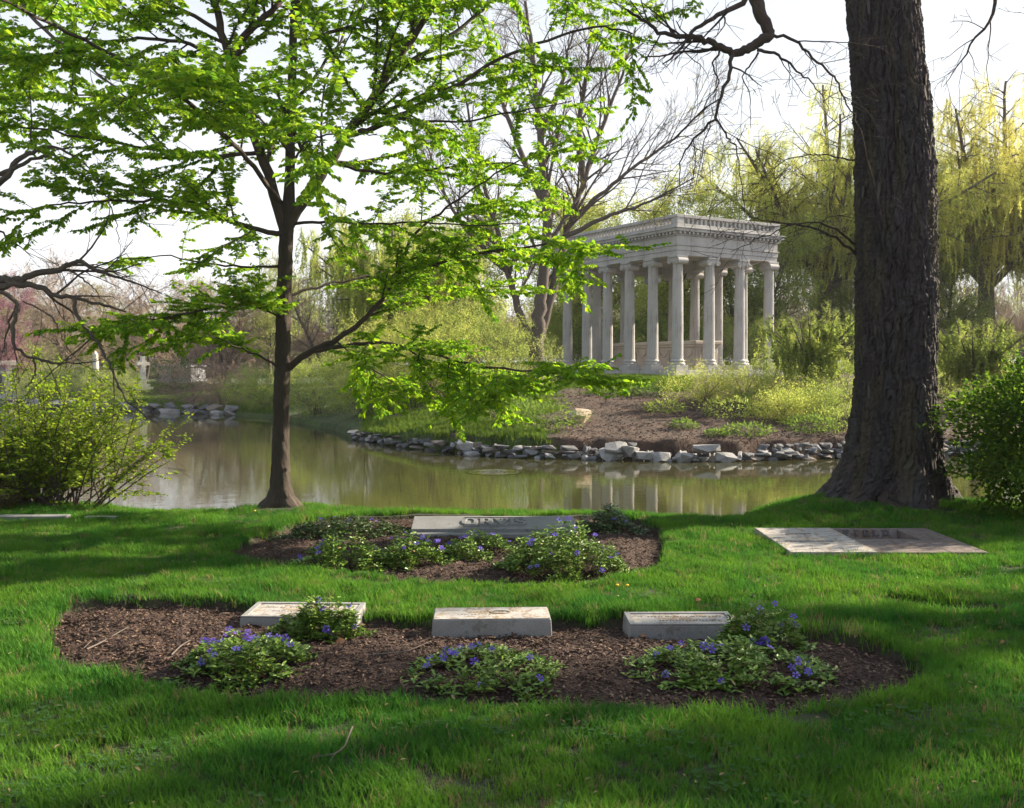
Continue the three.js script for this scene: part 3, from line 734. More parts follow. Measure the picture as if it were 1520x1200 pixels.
// o: steps, wander, tropism (a pull added to the heading), children per metre, angle, ratio, flat (how level side shoots lie)
function sprout(wood, twigs, R, pos, dir, len, r, level, o) {
  const L = o.levels[level], n = Math.max(3, Math.round(len / L.step));
  const path = [pos.clone()], radii = [r], d = dir.clone().normalize();
  for (let i = 0; i < n; i++) {
    d.x += R.g() * L.wander; d.y += R.g() * L.wander * 0.8; d.z += R.g() * L.wander;
    if (L.pull) d.addScaledVector(L.pull, len / n);
    d.normalize();
    path.push(path[path.length - 1].clone().addScaledVector(d, len / n));
    radii.push(Math.max(o.thin, r * lerp(1, L.tip ?? 0.35, (i + 1) / n)));
  }
  wood.tube(path, radii, L.sides ?? 4);
  shoots(wood, twigs, R, path, radii, len, level, o);
}
function shoots(wood, twigs, R, path, radii, len, level, o, from = 0.12) {
  const L = o.levels[level];
  if (level === o.levels.length - 1 || L.leafy) twigs.push(path);
  if (level === o.levels.length - 1) return;
  const N = o.levels[level + 1], n = Math.max(L.least ?? 1, Math.round(len * N.per * R.r(0.8, 1.2)));
  for (let k = 0; k < n; k++) {
    const t = clamp(from + (1 - from) * (k + R.r(0.1, 0.9)) / n), f = t * (path.length - 1), i = Math.min(path.length - 2, Math.floor(f));
    const p = path[i].clone().lerp(path[i + 1], f - i), d = V().subVectors(path[i + 1], path[i]).normalize(), rr = lerp(radii[i], radii[i + 1], f - i);
    const side = perp(d, R); side.y *= N.flat ?? 1; if (N.flat !== undefined && N.alternate) { side.copy(V(-d.z, 0, d.x)).multiplyScalar(k % 2 ? 1 : -1); side.y += R.g() * 0.4; side.x += R.g() * 0.3; side.z += R.g() * 0.3; }
    side.normalize();
    const a = N.angle * R.r(0.75, 1.25), nd = d.clone().multiplyScalar(Math.cos(a)).addScaledVector(side, Math.sin(a));
    const l = (N.len ? R.r(N.len[0], N.len[1]) : len * N.ratio * R.r(0.6, 1.15)) * lerp(1, N.taper ?? 0.45, t);
    sprout(wood, twigs, R, p, nd, l, Math.max(o.thin, Math.min(rr * (N.rr ?? 0.55), l * 0.03 + o.thin)), level + 1, o);
  }
}
// a broad leaf, folded along its rib: base at the origin, tip at y = 1
function leafGeometry(w, fold = 0.12, curl = 0.1) {
  const g = new THREE.BufferGeometry();
  const v = [0, 0, 0, -w, 0.36, fold * 0.8, -w * 0.72, 0.7, fold * 0.4, 0, 1, -curl, w * 0.72, 0.7, fold * 0.4, w, 0.36, fold * 0.8, 0, 0.5, -0.02];
  g.setAttribute('position', new THREE.Float32BufferAttribute(v, 3));
  g.setIndex([0, 6, 1, 1, 6, 2, 2, 6, 3, 3, 6, 4, 4, 6, 5, 5, 6, 0]);
  const f = g.toNonIndexed(); f.computeVertexNormals(); return f;
}
const leafBroad = leafGeometry(0.3), leafNarrow = leafGeometry(0.17), leafRound = leafGeometry(0.36, 0.1, 0.05);
const tmpX = V(), tmpY = V(), tmpZ = V();
// hangs leaves along a twig; tone(R) gives a colour
function leaveTwig(c, R, path, gap, size, tone, up = 0.9, droop = 0.35, from = 0.1) {
  let len = 0; for (let i = 1; i < path.length; i++) len += path[i].distanceTo(path[i - 1]);
  const n = Math.max(1, Math.round(len / gap));
  for (let k = 0; k < n; k++) {
    const t = from + (1 - from) * (k + R.r(0, 1)) / n, f = Math.min(0.999, t) * (path.length - 1), i = Math.min(path.length - 2, Math.floor(f));
    const p = path[i].clone().lerp(path[i + 1], f - i), d = V().subVectors(path[i + 1], path[i]).normalize();
    tmpY.set(-d.z, 0, d.x).multiplyScalar(k % 2 ? 1 : -1); if (tmpY.lengthSq() < 0.05) tmpY.set(R.g(), 0, R.g());
    tmpY.normalize().addScaledVector(d, R.r(0.2, 0.9)); tmpY.x += R.g() * 0.35; tmpY.z += R.g() * 0.35; tmpY.y += R.g() * 0.25 - droop; tmpY.normalize();
    tmpZ.set(R.g() * 0.75, up, R.g() * 0.75); tmpX.crossVectors(tmpY, tmpZ).normalize(); tmpZ.crossVectors(tmpX, tmpY);
    const s = size * R.r(0.45, 1.3), q = tone(R, p);
    c.add(p, tmpX, tmpY, tmpZ, s, s, s, q[0], q[1], q[2]);
  }
}
const toneOf = (a, b, spread = 0.2) => (R) => { const t = R(), k = 1 + R.g() * spread; return [lerp(a[0], b[0], t) * k, lerp(a[1], b[1], t) * k, lerp(a[2], b[2], t) * k]; };
function pixelPath(list, R, n, jitter = 0.02) {
  const out = spline(list.map(([x, y, d]) => P(x, y, d)), n);
  for (let i = 1; i < out.length; i++) { out[i].x += R.g() * jitter; out[i].y += R.g() * jitter; out[i].z += R.g() * jitter; }
  return out;
}
const tapered = (n, a, b, k = 1) => Array.from({ length: n }, (_, i) => lerp(a, b, (i / (n - 1)) ** k));

// ---------------------------------------------------------------- the young leafy tree at the water's edge
{
  const R = rng(2024), base = V(SAPLING.x, groundHeight(SAPLING.x, SAPLING.z), SAPLING.z);
  const t = thing('leafy_tree', 'slender tree with spreading tiers of bright spring leaves at the water edge', 'tree', base.toArray());
  const inner = (path) => path.map((p) => p.clone().sub(base));
  const D0 = 11.25;
  // trunk with a root flare, roughened
  {
    const pts = [[417, 762], [417, 752], [417, 740], [416, 715], [416, 680], [417, 640], [417, 600], [419, 550], [420, 500], [421, 450], [423, 400], [425, 350], [428, 310], [430, 260], [431, 200], [433, 130], [435, 60], [437, 0], [438, -80], [434, -180], [436, -300], [430, -420]].map(([x, y]) => [x, y, D0]);
    const path = inner(spline(pts.map(([x, y, d]) => P(x, y, d)), 150)), n = path.length, s = 30, g = new Soup();
    const rad = [[-0.1, 0.26], [0.02, 0.22], [0.09, 0.155], [0.2, 0.12], [0.4, 0.102], [0.8, 0.092], [1.4, 0.087], [2.2, 0.081], [3.0, 0.078], [3.25, 0.077], [3.6, 0.056], [4.6, 0.046], [5.8, 0.04], [7.5, 0.02], [9, 0.012]];
    const radAt = (y) => { for (let i = 1; i < rad.length; i++) if (y < rad[i][0]) return lerp(rad[i - 1][1], rad[i][1], (y - rad[i - 1][0]) / (rad[i][0] - rad[i - 1][0])); return 0.012; };
    g.tube(path, path.map((p) => radAt(p.y)), s, true);
    const P3 = g.p, off = V();
    for (let i = 0; i < n; i++) for (let k = 0; k <= s; k++) {
      const q = (i * (s + 1) + k) * 3, c = path[i], th = (k % s) / s * 2 * Math.PI;
      off.set(P3[q] - c.x, P3[q + 1] - c.y, P3[q + 2] - c.z);
      const flare = Math.exp(-Math.max(0, c.y) / 0.12) * 0.35 * (Math.sin(th * 5 + 1) * 0.6 + Math.sin(th * 3 + 2) * 0.4);
      const w = 1 + flare + 0.09 * noise3(Math.cos(th) * 2.4, c.y * 5, Math.sin(th) * 2.4) + 0.05 * noise3(Math.cos(th) * 6, c.y * 14, Math.sin(th) * 6);
      P3[q] = c.x + off.x * w; P3[q + 1] = c.y + off.y * w; P3[q + 2] = c.z + off.z * w;
    }
    const geo = g.geo(); geo.computeVertexNormals();
    part('trunk', geo, M.bark, t);
  }
  const o = { thin: 0.0022, levels: [
    { step: 0.2, wander: 0.05, sides: 6 },
    { step: 0.16, wander: 0.16, per: 6.6, angle: 0.85, len: [0.5, 1.5], flat: 0.5, sides: 5, pull: V(0, 0.02, 0), leafy: true, rr: 0.5, taper: 0.75 },
    { step: 0.09, wander: 0.2, per: 10, angle: 0.85, len: [0.16, 0.55], flat: 0.4, alternate: true, sides: 3, pull: V(0, -0.1, 0), rr: 0.6 },
  ] };
  const limbs = [
    // px, py, depth along each limb; radius at its root and end; where side shoots start; shoots per metre
    { p: [[424, 352, 11.25], [408, 295, 11.2], [386, 225, 11.1], [362, 165, 11], [341, 92, 10.9], [323, 20, 10.8], [306, -60, 10.7], [290, -160, 10.5]], r: [0.07, 0.03], from: 0.2 },
    { p: [[340, 90, 10.9], [368, 48, 11.1], [410, 10, 11.4], [450, -40, 11.6], [500, -120, 11.8]], r: [0.05, 0.02], from: 0.2 },
    { p: [[428, 335, 11.25], [456, 288, 11.3], [490, 240, 11.4], [516, 198, 11.45], [541, 163, 11.5], [572, 118, 11.55], [602, 73, 11.6], [626, 34, 11.65], [646, 0, 11.7], [670, -70, 11.8], [700, -160, 12]], r: [0.07, 0.024], from: 0.1, per: 2.4 },
    { p: [[520, 200, 11.45], [560, 188, 11.3], [620, 156, 11.1], [680, 126, 10.9], [742, 86, 10.7], [810, 62, 10.5], [890, 40, 10.3], [940, 50, 10.2]], r: [0.036, 0.008], from: 0.12, per: 2.2 },
    { p: [[600, 96, 11.6], [650, 68, 11.8], [690, 36, 12], [732, -2, 12.2], [770, -50, 12.4]], r: [0.032, 0.012], from: 0.1, per: 1.8 },
    { p: [[425, 348, 11.25], [395, 344, 11.1], [350, 331, 10.95], [310, 311, 10.8], [270, 298, 10.7], [220, 298, 10.6], [150, 300, 10.5], [80, 304, 10.4], [20, 318, 10.3]], r: [0.034, 0.006], from: 0.16, per: 4 },
    { p: [[420, 472, 11.2], [382, 456, 11], [330, 456, 10.8], [262, 468, 10.6], [190, 482, 10.45], [145, 492, 10.35]], r: [0.02, 0.005], from: 0.02, per: 6.5, low: true },
    { p: [[418, 548, 11.2], [380, 526, 11.05], [345, 512, 10.9], [310, 500, 10.7], [280, 505, 10.6]], r: [0.015, 0.004], from: 0.1, per: 4.2, low: true },
    { p: [[421, 395, 11.2], [370, 396, 11.3], [310, 392, 11.5], [240, 380, 11.8], [175, 388, 12]], r: [0.018, 0.005], from: 0.2, per: 1.6, low: true },
    { p: [[419, 552, 11.25], [460, 524, 11.2], [500, 504, 11.15], [536, 478, 11.1], [570, 440, 11.05], [590, 405, 11], [640, 394, 10.9], [705, 378, 10.8], [780, 366, 10.7], [850, 362, 10.6], [890, 372, 10.5]], r: [0.042, 0.006], from: 0.3, per: 4, low: true },
    { p: [[590, 405, 11], [614, 350, 11], [658, 312, 11], [702, 281, 10.95], [765, 242, 10.9], [815, 225, 10.9]], r: [0.02, 0.006], from: 0.15, per: 2.4 },
    { p: [[465, 521, 11.2], [512, 514, 11.05], [562, 509, 10.85], [622, 520, 10.6], [684, 538, 10.3], [744, 548, 10.05], [802, 552, 9.85], [860, 556, 9.65], [920, 562, 9.5]], r: [0.028, 0.004], from: 0.2, per: 4.6, low: true },
    { p: [[600, 516, 10.7], [642, 540, 10.5], [690, 560, 10.3], [735, 578, 10.1]], r: [0.012, 0.004], from: 0.1, per: 4.4, low: true },
    { p: [[500, 508, 11.15], [535, 535, 10.95], [570, 560, 10.8], [600, 578, 10.7]], r: [0.011, 0.004], from: 0.15, per: 4.4, low: true },
    { p: [[428, 440, 11.25], [480, 424, 11.5], [540, 412, 11.8], [610, 420, 12.1], [690, 430, 12.4], [760, 425, 12.6]], r: [0.018, 0.005], from: 0.2, per: 2, low: true },
    { p: [[416, 300, 11.2], [370, 240, 10.4], [320, 190, 9.5], [250, 128, 8.6], [150, 72, 7.8], [50, 22, 7.1], [-60, -30, 6.5]], r: [0.03, 0.008], from: 0.2, per: 2.4 },
    { p: [[430, 250, 11.25], [446, 222, 10.4], [470, 204, 9.5], [510, 196, 8.8], [560, 200, 8.2]], r: [0.016, 0.004], from: 0.3, per: 1.5 },
    { p: [[430, 230, 11.25], [400, 190, 10.3], [360, 160, 9.4], [310, 140, 8.7], [250, 150, 8.1]], r: [0.016, 0.004], from: 0.3, per: 2 },
    { p: [[341, 92, 10.9], [285, 66, 10.8], [210, 58, 10.7], [130, 66, 10.6], [50, 86, 10.5], [-30, 100, 10.4]], r: [0.026, 0.006], from: 0.1 },
    { p: [[330, 50, 10.85], [260, 10, 11], [170, -10, 11.2], [80, 0, 11.4], [-10, 20, 11.6]], r: [0.026, 0.006], from: 0.1 },
    { p: [[387, 226, 11.1], [320, 232, 10.9], [230, 222, 10.7], [130, 205, 10.5], [40, 190, 10.4], [-40, 185, 10.3]], r: [0.026, 0.006], from: 0.12 },
    { p: [[366, 172, 11], [300, 165, 11.3], [210, 150, 11.6], [110, 140, 11.9], [10, 135, 12.2]], r: [0.022, 0.006], from: 0.12 },
    { p: [[490, 240, 11.4], [556, 256, 11.6], [645, 250, 11.8], [740, 242, 12], [830, 256, 12.2]], r: [0.024, 0.006], from: 0.15, per: 2.2 },
    { p: [[430, 335, 11.25], [482, 328, 11.1], [545, 332, 10.9], [620, 330, 10.7], [700, 335, 10.5], [780, 330, 10.4]], r: [0.02, 0.005], from: 0.12, per: 2.8 },
    { p: [[545, 160, 11.5], [600, 175, 11.3], [680, 180, 11], [770, 165, 10.7], [850, 150, 10.5]], r: [0.02, 0.005], from: 0.12, per: 2.2 },
    { p: [[434, 70, 11.25], [500, 45, 11.4], [590, 22, 11.6], [690, 0, 11.9], [800, -20, 12.2], [900, -10, 12.4]], r: [0.026, 0.006], from: 0.12, per: 2.2 },
    { p: [[436, 10, 11.25], [500, -50, 11], [600, -90, 10.6], [720, -110, 10.2]], r: [0.026, 0.006], from: 0.12 },
    { p: [[432, 160, 11.25], [470, 110, 11.6], [505, 60, 12], [530, 0, 12.3], [545, -70, 12.6]], r: [0.024, 0.008], from: 0.2, per: 1.7 },
    { p: [[478, 262, 11.38], [478, 210, 11.35], [482, 130, 11.3], [515, 60, 11.25], [540, 0, 11.2]], r: [0.018, 0.006], from: 0.2, per: 1.3 },
  ];
  const leaves = new Copies(), twigSoup = new Soup();
  const tone = toneOf([0.1, 0.27, 0.016], [0.37, 0.52, 0.022], 0.22);
  for (const l of limbs) {
    const path = inner(pixelPath(l.p, R, Math.max(10, l.p.length * 4), 0.012)), radii = tapered(path.length, l.r[0], l.r[1], 0.8), wood = new Soup();
    wood.tube(path, radii, 9);
    part('limb', wood.geo(), M.barkDark, t);
    let len = 0; for (let i = 1; i < path.length; i++) len += path[i].distanceTo(path[i - 1]);
    const twigs = [], oo = { ...o, levels: o.levels.map((q) => ({ ...q })) };
    if (l.per) oo.levels[1].per = l.per * 2.0;
    if (l.low) { oo.levels[1].flat = 0.16; oo.levels[1].pull = V(0, -0.05, 0); oo.levels[1].len = [0.4, 1.0]; }
    shoots(twigSoup, twigs, R, path, radii, len, 0, oo, l.from);
    for (const w of twigs) leaveTwig(leaves, R, w, 0.0125, 0.063, tone, 0.5, 0.35);
  }
  part('twigs', twigSoup.geo(), M.barkDark, t).userData.kind = 'stuff';
  leaves.build('leaves', leafBroad, M.leaf, t);
}

// ---------------------------------------------------------------- the old rough-barked trunk on the right, and its bare limbs
{
  const R = rng(808), D0 = -TRUNK.z, base = V(TRUNK.x, groundHeight(TRUNK.x, TRUNK.z), TRUNK.z);
  const t = thing('old_tree', 'massive old tree with a dark furrowed trunk and bare overhanging limbs', 'tree', base.toArray());
  const mid = [[775, 1308], [752, 1313], [700, 1322], [650, 1326], [550, 1328], [450, 1331], [350, 1331], [250, 1329], [150, 1323], [50, 1314], [0, 1311], [-150, 1304], [-400, 1296], [-900, 1290]];
  const half = [[775, 128], [762, 119], [752, 110], [735, 96], [715, 86], [690, 78], [650, 71], [600, 64], [550, 61], [450, 61], [350, 61], [250, 60], [150, 58], [50, 55], [0, 54], [-150, 51], [-400, 45], [-900, 30]];
  const at = (tab, y) => { for (let i = 1; i < tab.length; i++) if (y >= tab[i][0]) return lerp(tab[i - 1][1], tab[i][1], (tab[i - 1][0] - y) / (tab[i - 1][0] - tab[i][0])); return tab[tab.length - 1][1]; };
  const S = 300, pos = [], idx = [], uv = [], col = [], ys = [];
  for (let y = 775; y > -60; y -= 1.6) ys.push(y);
  for (let y = -60; y >= -900; y -= 20) ys.push(y);
  const mpp = D0 / FOCAL;
  for (const y of ys) {
    const c = P(at(mid, y), y, D0).sub(base), r = at(half, y) * mpp;
    for (let k = 0; k <= S; k++) {
      const th = (k % S) / S * 2 * Math.PI, cx = Math.cos(th), sx = Math.sin(th), h = c.y;
      const flare = Math.exp(-Math.max(0, h - 0.05) / 0.32);
      const lobes = flare * (0.13 * Math.sin(th * 5 + 0.6) + 0.09 * Math.sin(th * 8 + 2.2) + 0.07 * noise3(cx * 2, h, sx * 2)) + 0.022 * noise3(cx * 1.3, h * 0.5, sx * 1.3) + 0.03 * noise3(cx * 2.6, h * 1.3, sx * 2.6);
      // bark plates: long ridges parted by furrows, broken across here and there
      const ax = th * 0.47, wx = ax + 0.035 * noise3(cx * 3, h * 2.2, sx * 3) + 0.012 * noise3(cx * 9, h * 7, sx * 9);
      const e = wx / 0.47, ex = Math.cos(e), ez = Math.sin(e);
      const n1 = noise3(ex * 5.2, h * 0.95, ez * 5.2), n2 = noise3(ex * 11.5, h * 1.7 + 7, ez * 11.5), n3 = noise3(ex * 23, h * 4.5 + 3, ez * 23), n4 = noise3(ex * 44, h * 17, ez * 44);
      const ridge = 0.55 * Math.min(1, Math.abs(n1) * 3.2) + 0.45 * Math.min(1, Math.abs(n2) * 2.6);
      const crack = smooth(0.09, 0.0, Math.abs(noise3(ex * 5 + 4, h * 3.4, ez * 5))) + 0.7 * smooth(0.08, 0.0, Math.abs(noise3(ex * 9 - 4, h * 6.5, ez * 9)));
      const disp = 0.06 * ridge - 0.026 * crack + 0.014 * n3 + 0.007 * n4;
      const rr = r * (1 + lobes) - 0.09 + disp;
      pos.push(c.x + cx * rr, c.y, c.z + sx * rr * (1)); uv.push(th * 0.47, h);
      const moss = smooth(0.1, 0.5, noise3(cx * 2 + 9, h * 0.7, sx * 2)) * 0.45, f = 0.85;
      const lich = smooth(0.25, 0.6, noise3(cx * 3 - 5, h * 1.4, sx * 3)) * 0.6;
      col.push(f * lerp(lerp(0.054, 0.058, lich), 0.09, moss), f * lerp(lerp(0.044, 0.056, lich), 0.074, moss), f * lerp(lerp(0.047, 0.056, lich), 0.038, moss));
    }
  }
  for (let j = 0; j < ys.length - 1; j++) for (let k = 0; k < S; k++) { const a = j * (S + 1) + k, b = a + S + 1; idx.push(a, b, a + 1, a + 1, b, b + 1); }
  const g = new THREE.BufferGeometry();
  g.setAttribute('position', new THREE.Float32BufferAttribute(pos, 3)); g.setAttribute('uv', new THREE.Float32BufferAttribute(uv, 2)); g.setAttribute('color', new THREE.Float32BufferAttribute(col, 3));
  g.setIndex(idx); g.computeVertexNormals();
  part('trunk', g, std({ vertexColors: true, roughness: 0.95, bumpMap: barkBump, bumpScale: 0.006 }), t);
  const inner = (path) => path.map((p) => p.clone().sub(base));
  // roots running out over the lawn, half sunk
  for (const [a, len, r] of [[0.55, 0.75, 0.1], [1.15, 0.55, 0.11], [1.9, 0.6, 0.12], [2.6, 0.65, 0.12], [3.3, 0.5, 0.1], [-0.2, 0.5, 0.1]]) {
    const s = new Soup(), pts = [];
    for (let i = 0; i <= 24; i++) { const q = 0.42 + len * i / 24, b = a + 0.12 * Math.sin(i * 0.3 + a * 3), x = Math.cos(b) * q, z = Math.sin(b) * q; pts.push(V(x, groundHeight(base.x + x, base.z + z) - base.y + 0.08 * (1 - i / 24) ** 2 - 0.03 * i / 24, z)); }
    s.tube(pts, tapered(25, r * 0.6, r * 0.2), 10); { const q = s.p; for (let i = 0; i < q.length; i += 3) { const n = 0.022 * noise3(q[i] * 14, q[i + 1] * 14, q[i + 2] * 14) + 0.014 * noise3(q[i] * 34, q[i + 1] * 34, q[i + 2] * 34); q[i] += s.n[i] * n; q[i + 1] += s.n[i + 1] * n; q[i + 2] += s.n[i + 2] * n; } } part('root', s.geo(), M.barkDark, t);
  }
  // lifted flakes of bark along the lit side
  {
    const f = new THREE.BoxGeometry(1, 1, 1, 1, 3, 1), q = f.attributes.position;
    for (let i = 0; i < q.count; i++) { const yy = q.getY(i); q.setXYZ(i, q.getX(i) * (1 - Math.abs(yy) * 1.1), yy, q.getZ(i) + yy * yy * 1.2); }
    f.computeVertexNormals();
    const c = new Copies();
    for (let k = 0; k < 260; k++) {
      const y = R.r(-30, 740), th = R() < 0.6 ? R.r(-0.3, 1.2) : R.r(-0.5, 3.6), cc = P(at(mid, y), y, D0).sub(base), r = at(half, y) * mpp - 0.042;
      const out = V(Math.cos(th), 0, Math.sin(th)), p = cc.clone().addScaledVector(out, r), up = V(R.g() * 0.12, 1, R.g() * 0.12).addScaledVector(out, R.r(-0.12, 0.02)).normalize(), xx = V().crossVectors(up, out).normalize(), b = R.r(0.7, 1.2);
      c.add(p, xx, up, V().crossVectors(xx, up), R.r(0.02, 0.045), R.r(0.08, 0.22), R.r(0.008, 0.016), 0.065 * b, 0.054 * b, 0.05 * b);
    }
    c.build('bark_flakes', f, std({ roughness: 0.95 }), t);
  }
  const o = { thin: 0.0024, levels: [
    { step: 0.2, wander: 0.05, sides: 6 },
    { step: 0.1, wander: 0.24, per: 4.6, angle: 0.8, len: [0.4, 1.35], sides: 4, pull: V(0, -0.12, 0), rr: 0.5 },
    { step: 0.08, wander: 0.26, per: 5.5, angle: 0.75, len: [0.15, 0.6], sides: 3, pull: V(0, -0.12, 0), rr: 0.55 },
    { step: 0.06, wander: 0.25, per: 7, angle: 0.7, len: [0.1, 0.34], sides: 3, rr: 0.6 },
  ] };
  const d = 10.4;
  const limbs = [
    [[[1300, -470, 11.4], [1210, -330, 11.2], [1140, -170, 10.8], [1116, -70, 10.5], [1120, 0, d], [1134, 32, d], [1143, 52, d], [1122, 65, d], [1104, 76, d], [1085, 77, d], [1061, 65, d], [1033, 57, 10.3], [1010, 55, 10.2], [982, 49, 10.1], [954, 30, 10], [930, 15, 9.9]], [0.13, 0.012], 0.62, 14, 0.5],
    [[[1122, -30, d], [1103, 2, d], [1061, 26, 10.3], [1024, 51, 10.2], [1005, 79, 10.1], [982, 96, 10]], [0.04, 0.006], 0.15],
    [[[1089, 79, d], [1080, 117, 10.3], [1061, 173, 10.2], [1029, 208, 10.1], [1012, 236, 10], [1010, 285, 10]], [0.024, 0.004], 0.1],
    [[[1061, 173, 10.2], [1080, 205, 10.2], [1092, 219, 10.2], [1101, 278, 10.2], [1106, 320, 10.2]], [0.012, 0.0035], 0.1],
    [[[1070, 72, d], [1059, 100, d], [1068, 122, d], [1048, 150, d], [1046, 200, d]], [0.012, 0.003], 0.1],
    [[[1124, 74, d], [1155, 82, d], [1183, 105, d], [1208, 126, d], [1230, 160, d]], [0.02, 0.003], 0.1],
    [[[1143, 50, d], [1183, 61, d], [1215, 93, d], [1241, 117, d], [1255, 149, d], [1271, 177, d], [1290, 240, 10.5], [1310, 320, 10.6]], [0.018, 0.003], 0.1],
    [[[1126, 78, d], [1112, 100, d], [1104, 114, d], [1112, 140, d], [1114, 190, d]], [0.012, 0.003], 0.2],
    [[[1275, 382, 11.5], [1240, 352, 11.3], [1200, 338, 11.1], [1150, 330, 10.9], [1105, 322, 10.7]], [0.02, 0.004], 0.25],
    [[[1275, 366, 11.5], [1235, 338, 11.2], [1190, 330, 10.9], [1130, 352, 10.6], [1085, 375, 10.4]], [0.016, 0.003], 0.3],
    [[[1272, 238, 11.5], [1215, 230, 11.2], [1170, 236, 11], [1130, 265, 10.8]], [0.01, 0.003], 0.2],
    [[[1310, -100, 11.2], [1290, -20, 10.9], [1275, 80, 10.8], [1300, 150, 10.8]], [0.012, 0.003], 0.4],
    [[[1330, -350, 11.4], [1420, -250, 11], [1470, -80, 10.6], [1478, 10, 10.5], [1440, 70, 10.4], [1400, 130, 10.4]], [0.06, 0.003], 0.65, 10, 0.6],
    [[[1330, -420, 11.4], [1440, -330, 11], [1560, -200, 10.6], [1600, -50, 10.5], [1540, 50, 10.4]], [0.06, 0.004], 0.55, 10, 0.6],
  ];
  const tw = new Soup();
  for (const [list, r, from, sides = 7, pw = 0.8] of limbs) {
    const path = inner(pixelPath(list, R, list.length * 4, 0.014)), radii = tapered(path.length, r[0], r[1], pw), w = new Soup();
    w.tube(path, radii, sides); part('limb', w.geo(), M.barkDark, t);
    let len = 0; for (let i = 1; i < path.length; i++) len += path[i].distanceTo(path[i - 1]);
    shoots(tw, [], R, path, radii, len * (1 - from), 0, { ...o }, from);
  }
  // the crown far above the frame
  const top = [];
  for (let k = 0; k < 9; k++) {
    const y = R.r(-880, -420), c = P(at(mid, y), y, D0).sub(base), a = k / 9 * 6.3 + R.r(-0.3, 0.3), w = new Soup();
    const big = { thin: 0.006, levels: [{ step: 0.5, wander: 0.1, sides: 6, tip: 0.3, pull: V(0, 0.03, 0) }, { step: 0.3, wander: 0.2, per: 1.6, angle: 0.8, len: [0.8, 2.2], sides: 4 }, { step: 0.2, wander: 0.25, per: 2.2, angle: 0.7, len: [0.3, 0.9], sides: 3, pull: V(0, -0.05, 0) }] };
    sprout(w, top, R, c, V(Math.cos(a), R.r(0.25, 0.8), Math.sin(a)), R.r(3, 5), 0.11, 0, big);
    part('limb', w.geo(), M.barkDark, t);
  }
  part('twigs', tw.geo(), M.barkDark, t).userData.kind = 'stuff';
  // a bird-shaped snag of bark standing off the right edge, and a few fresh buds on the trunk
  const sn = P(1383, 428, D0 - 0.02).sub(base), e = P(1394, 450, D0 - 0.02).sub(base), sg = new Soup();
  sg.tube([sn, sn.clone().lerp(e, 0.5).add(V(0.012, 0.005, 0)), e], [0.03, 0.026, 0.004], 5); part('bark_snag', sg.geo(), M.barkDark, t);
}

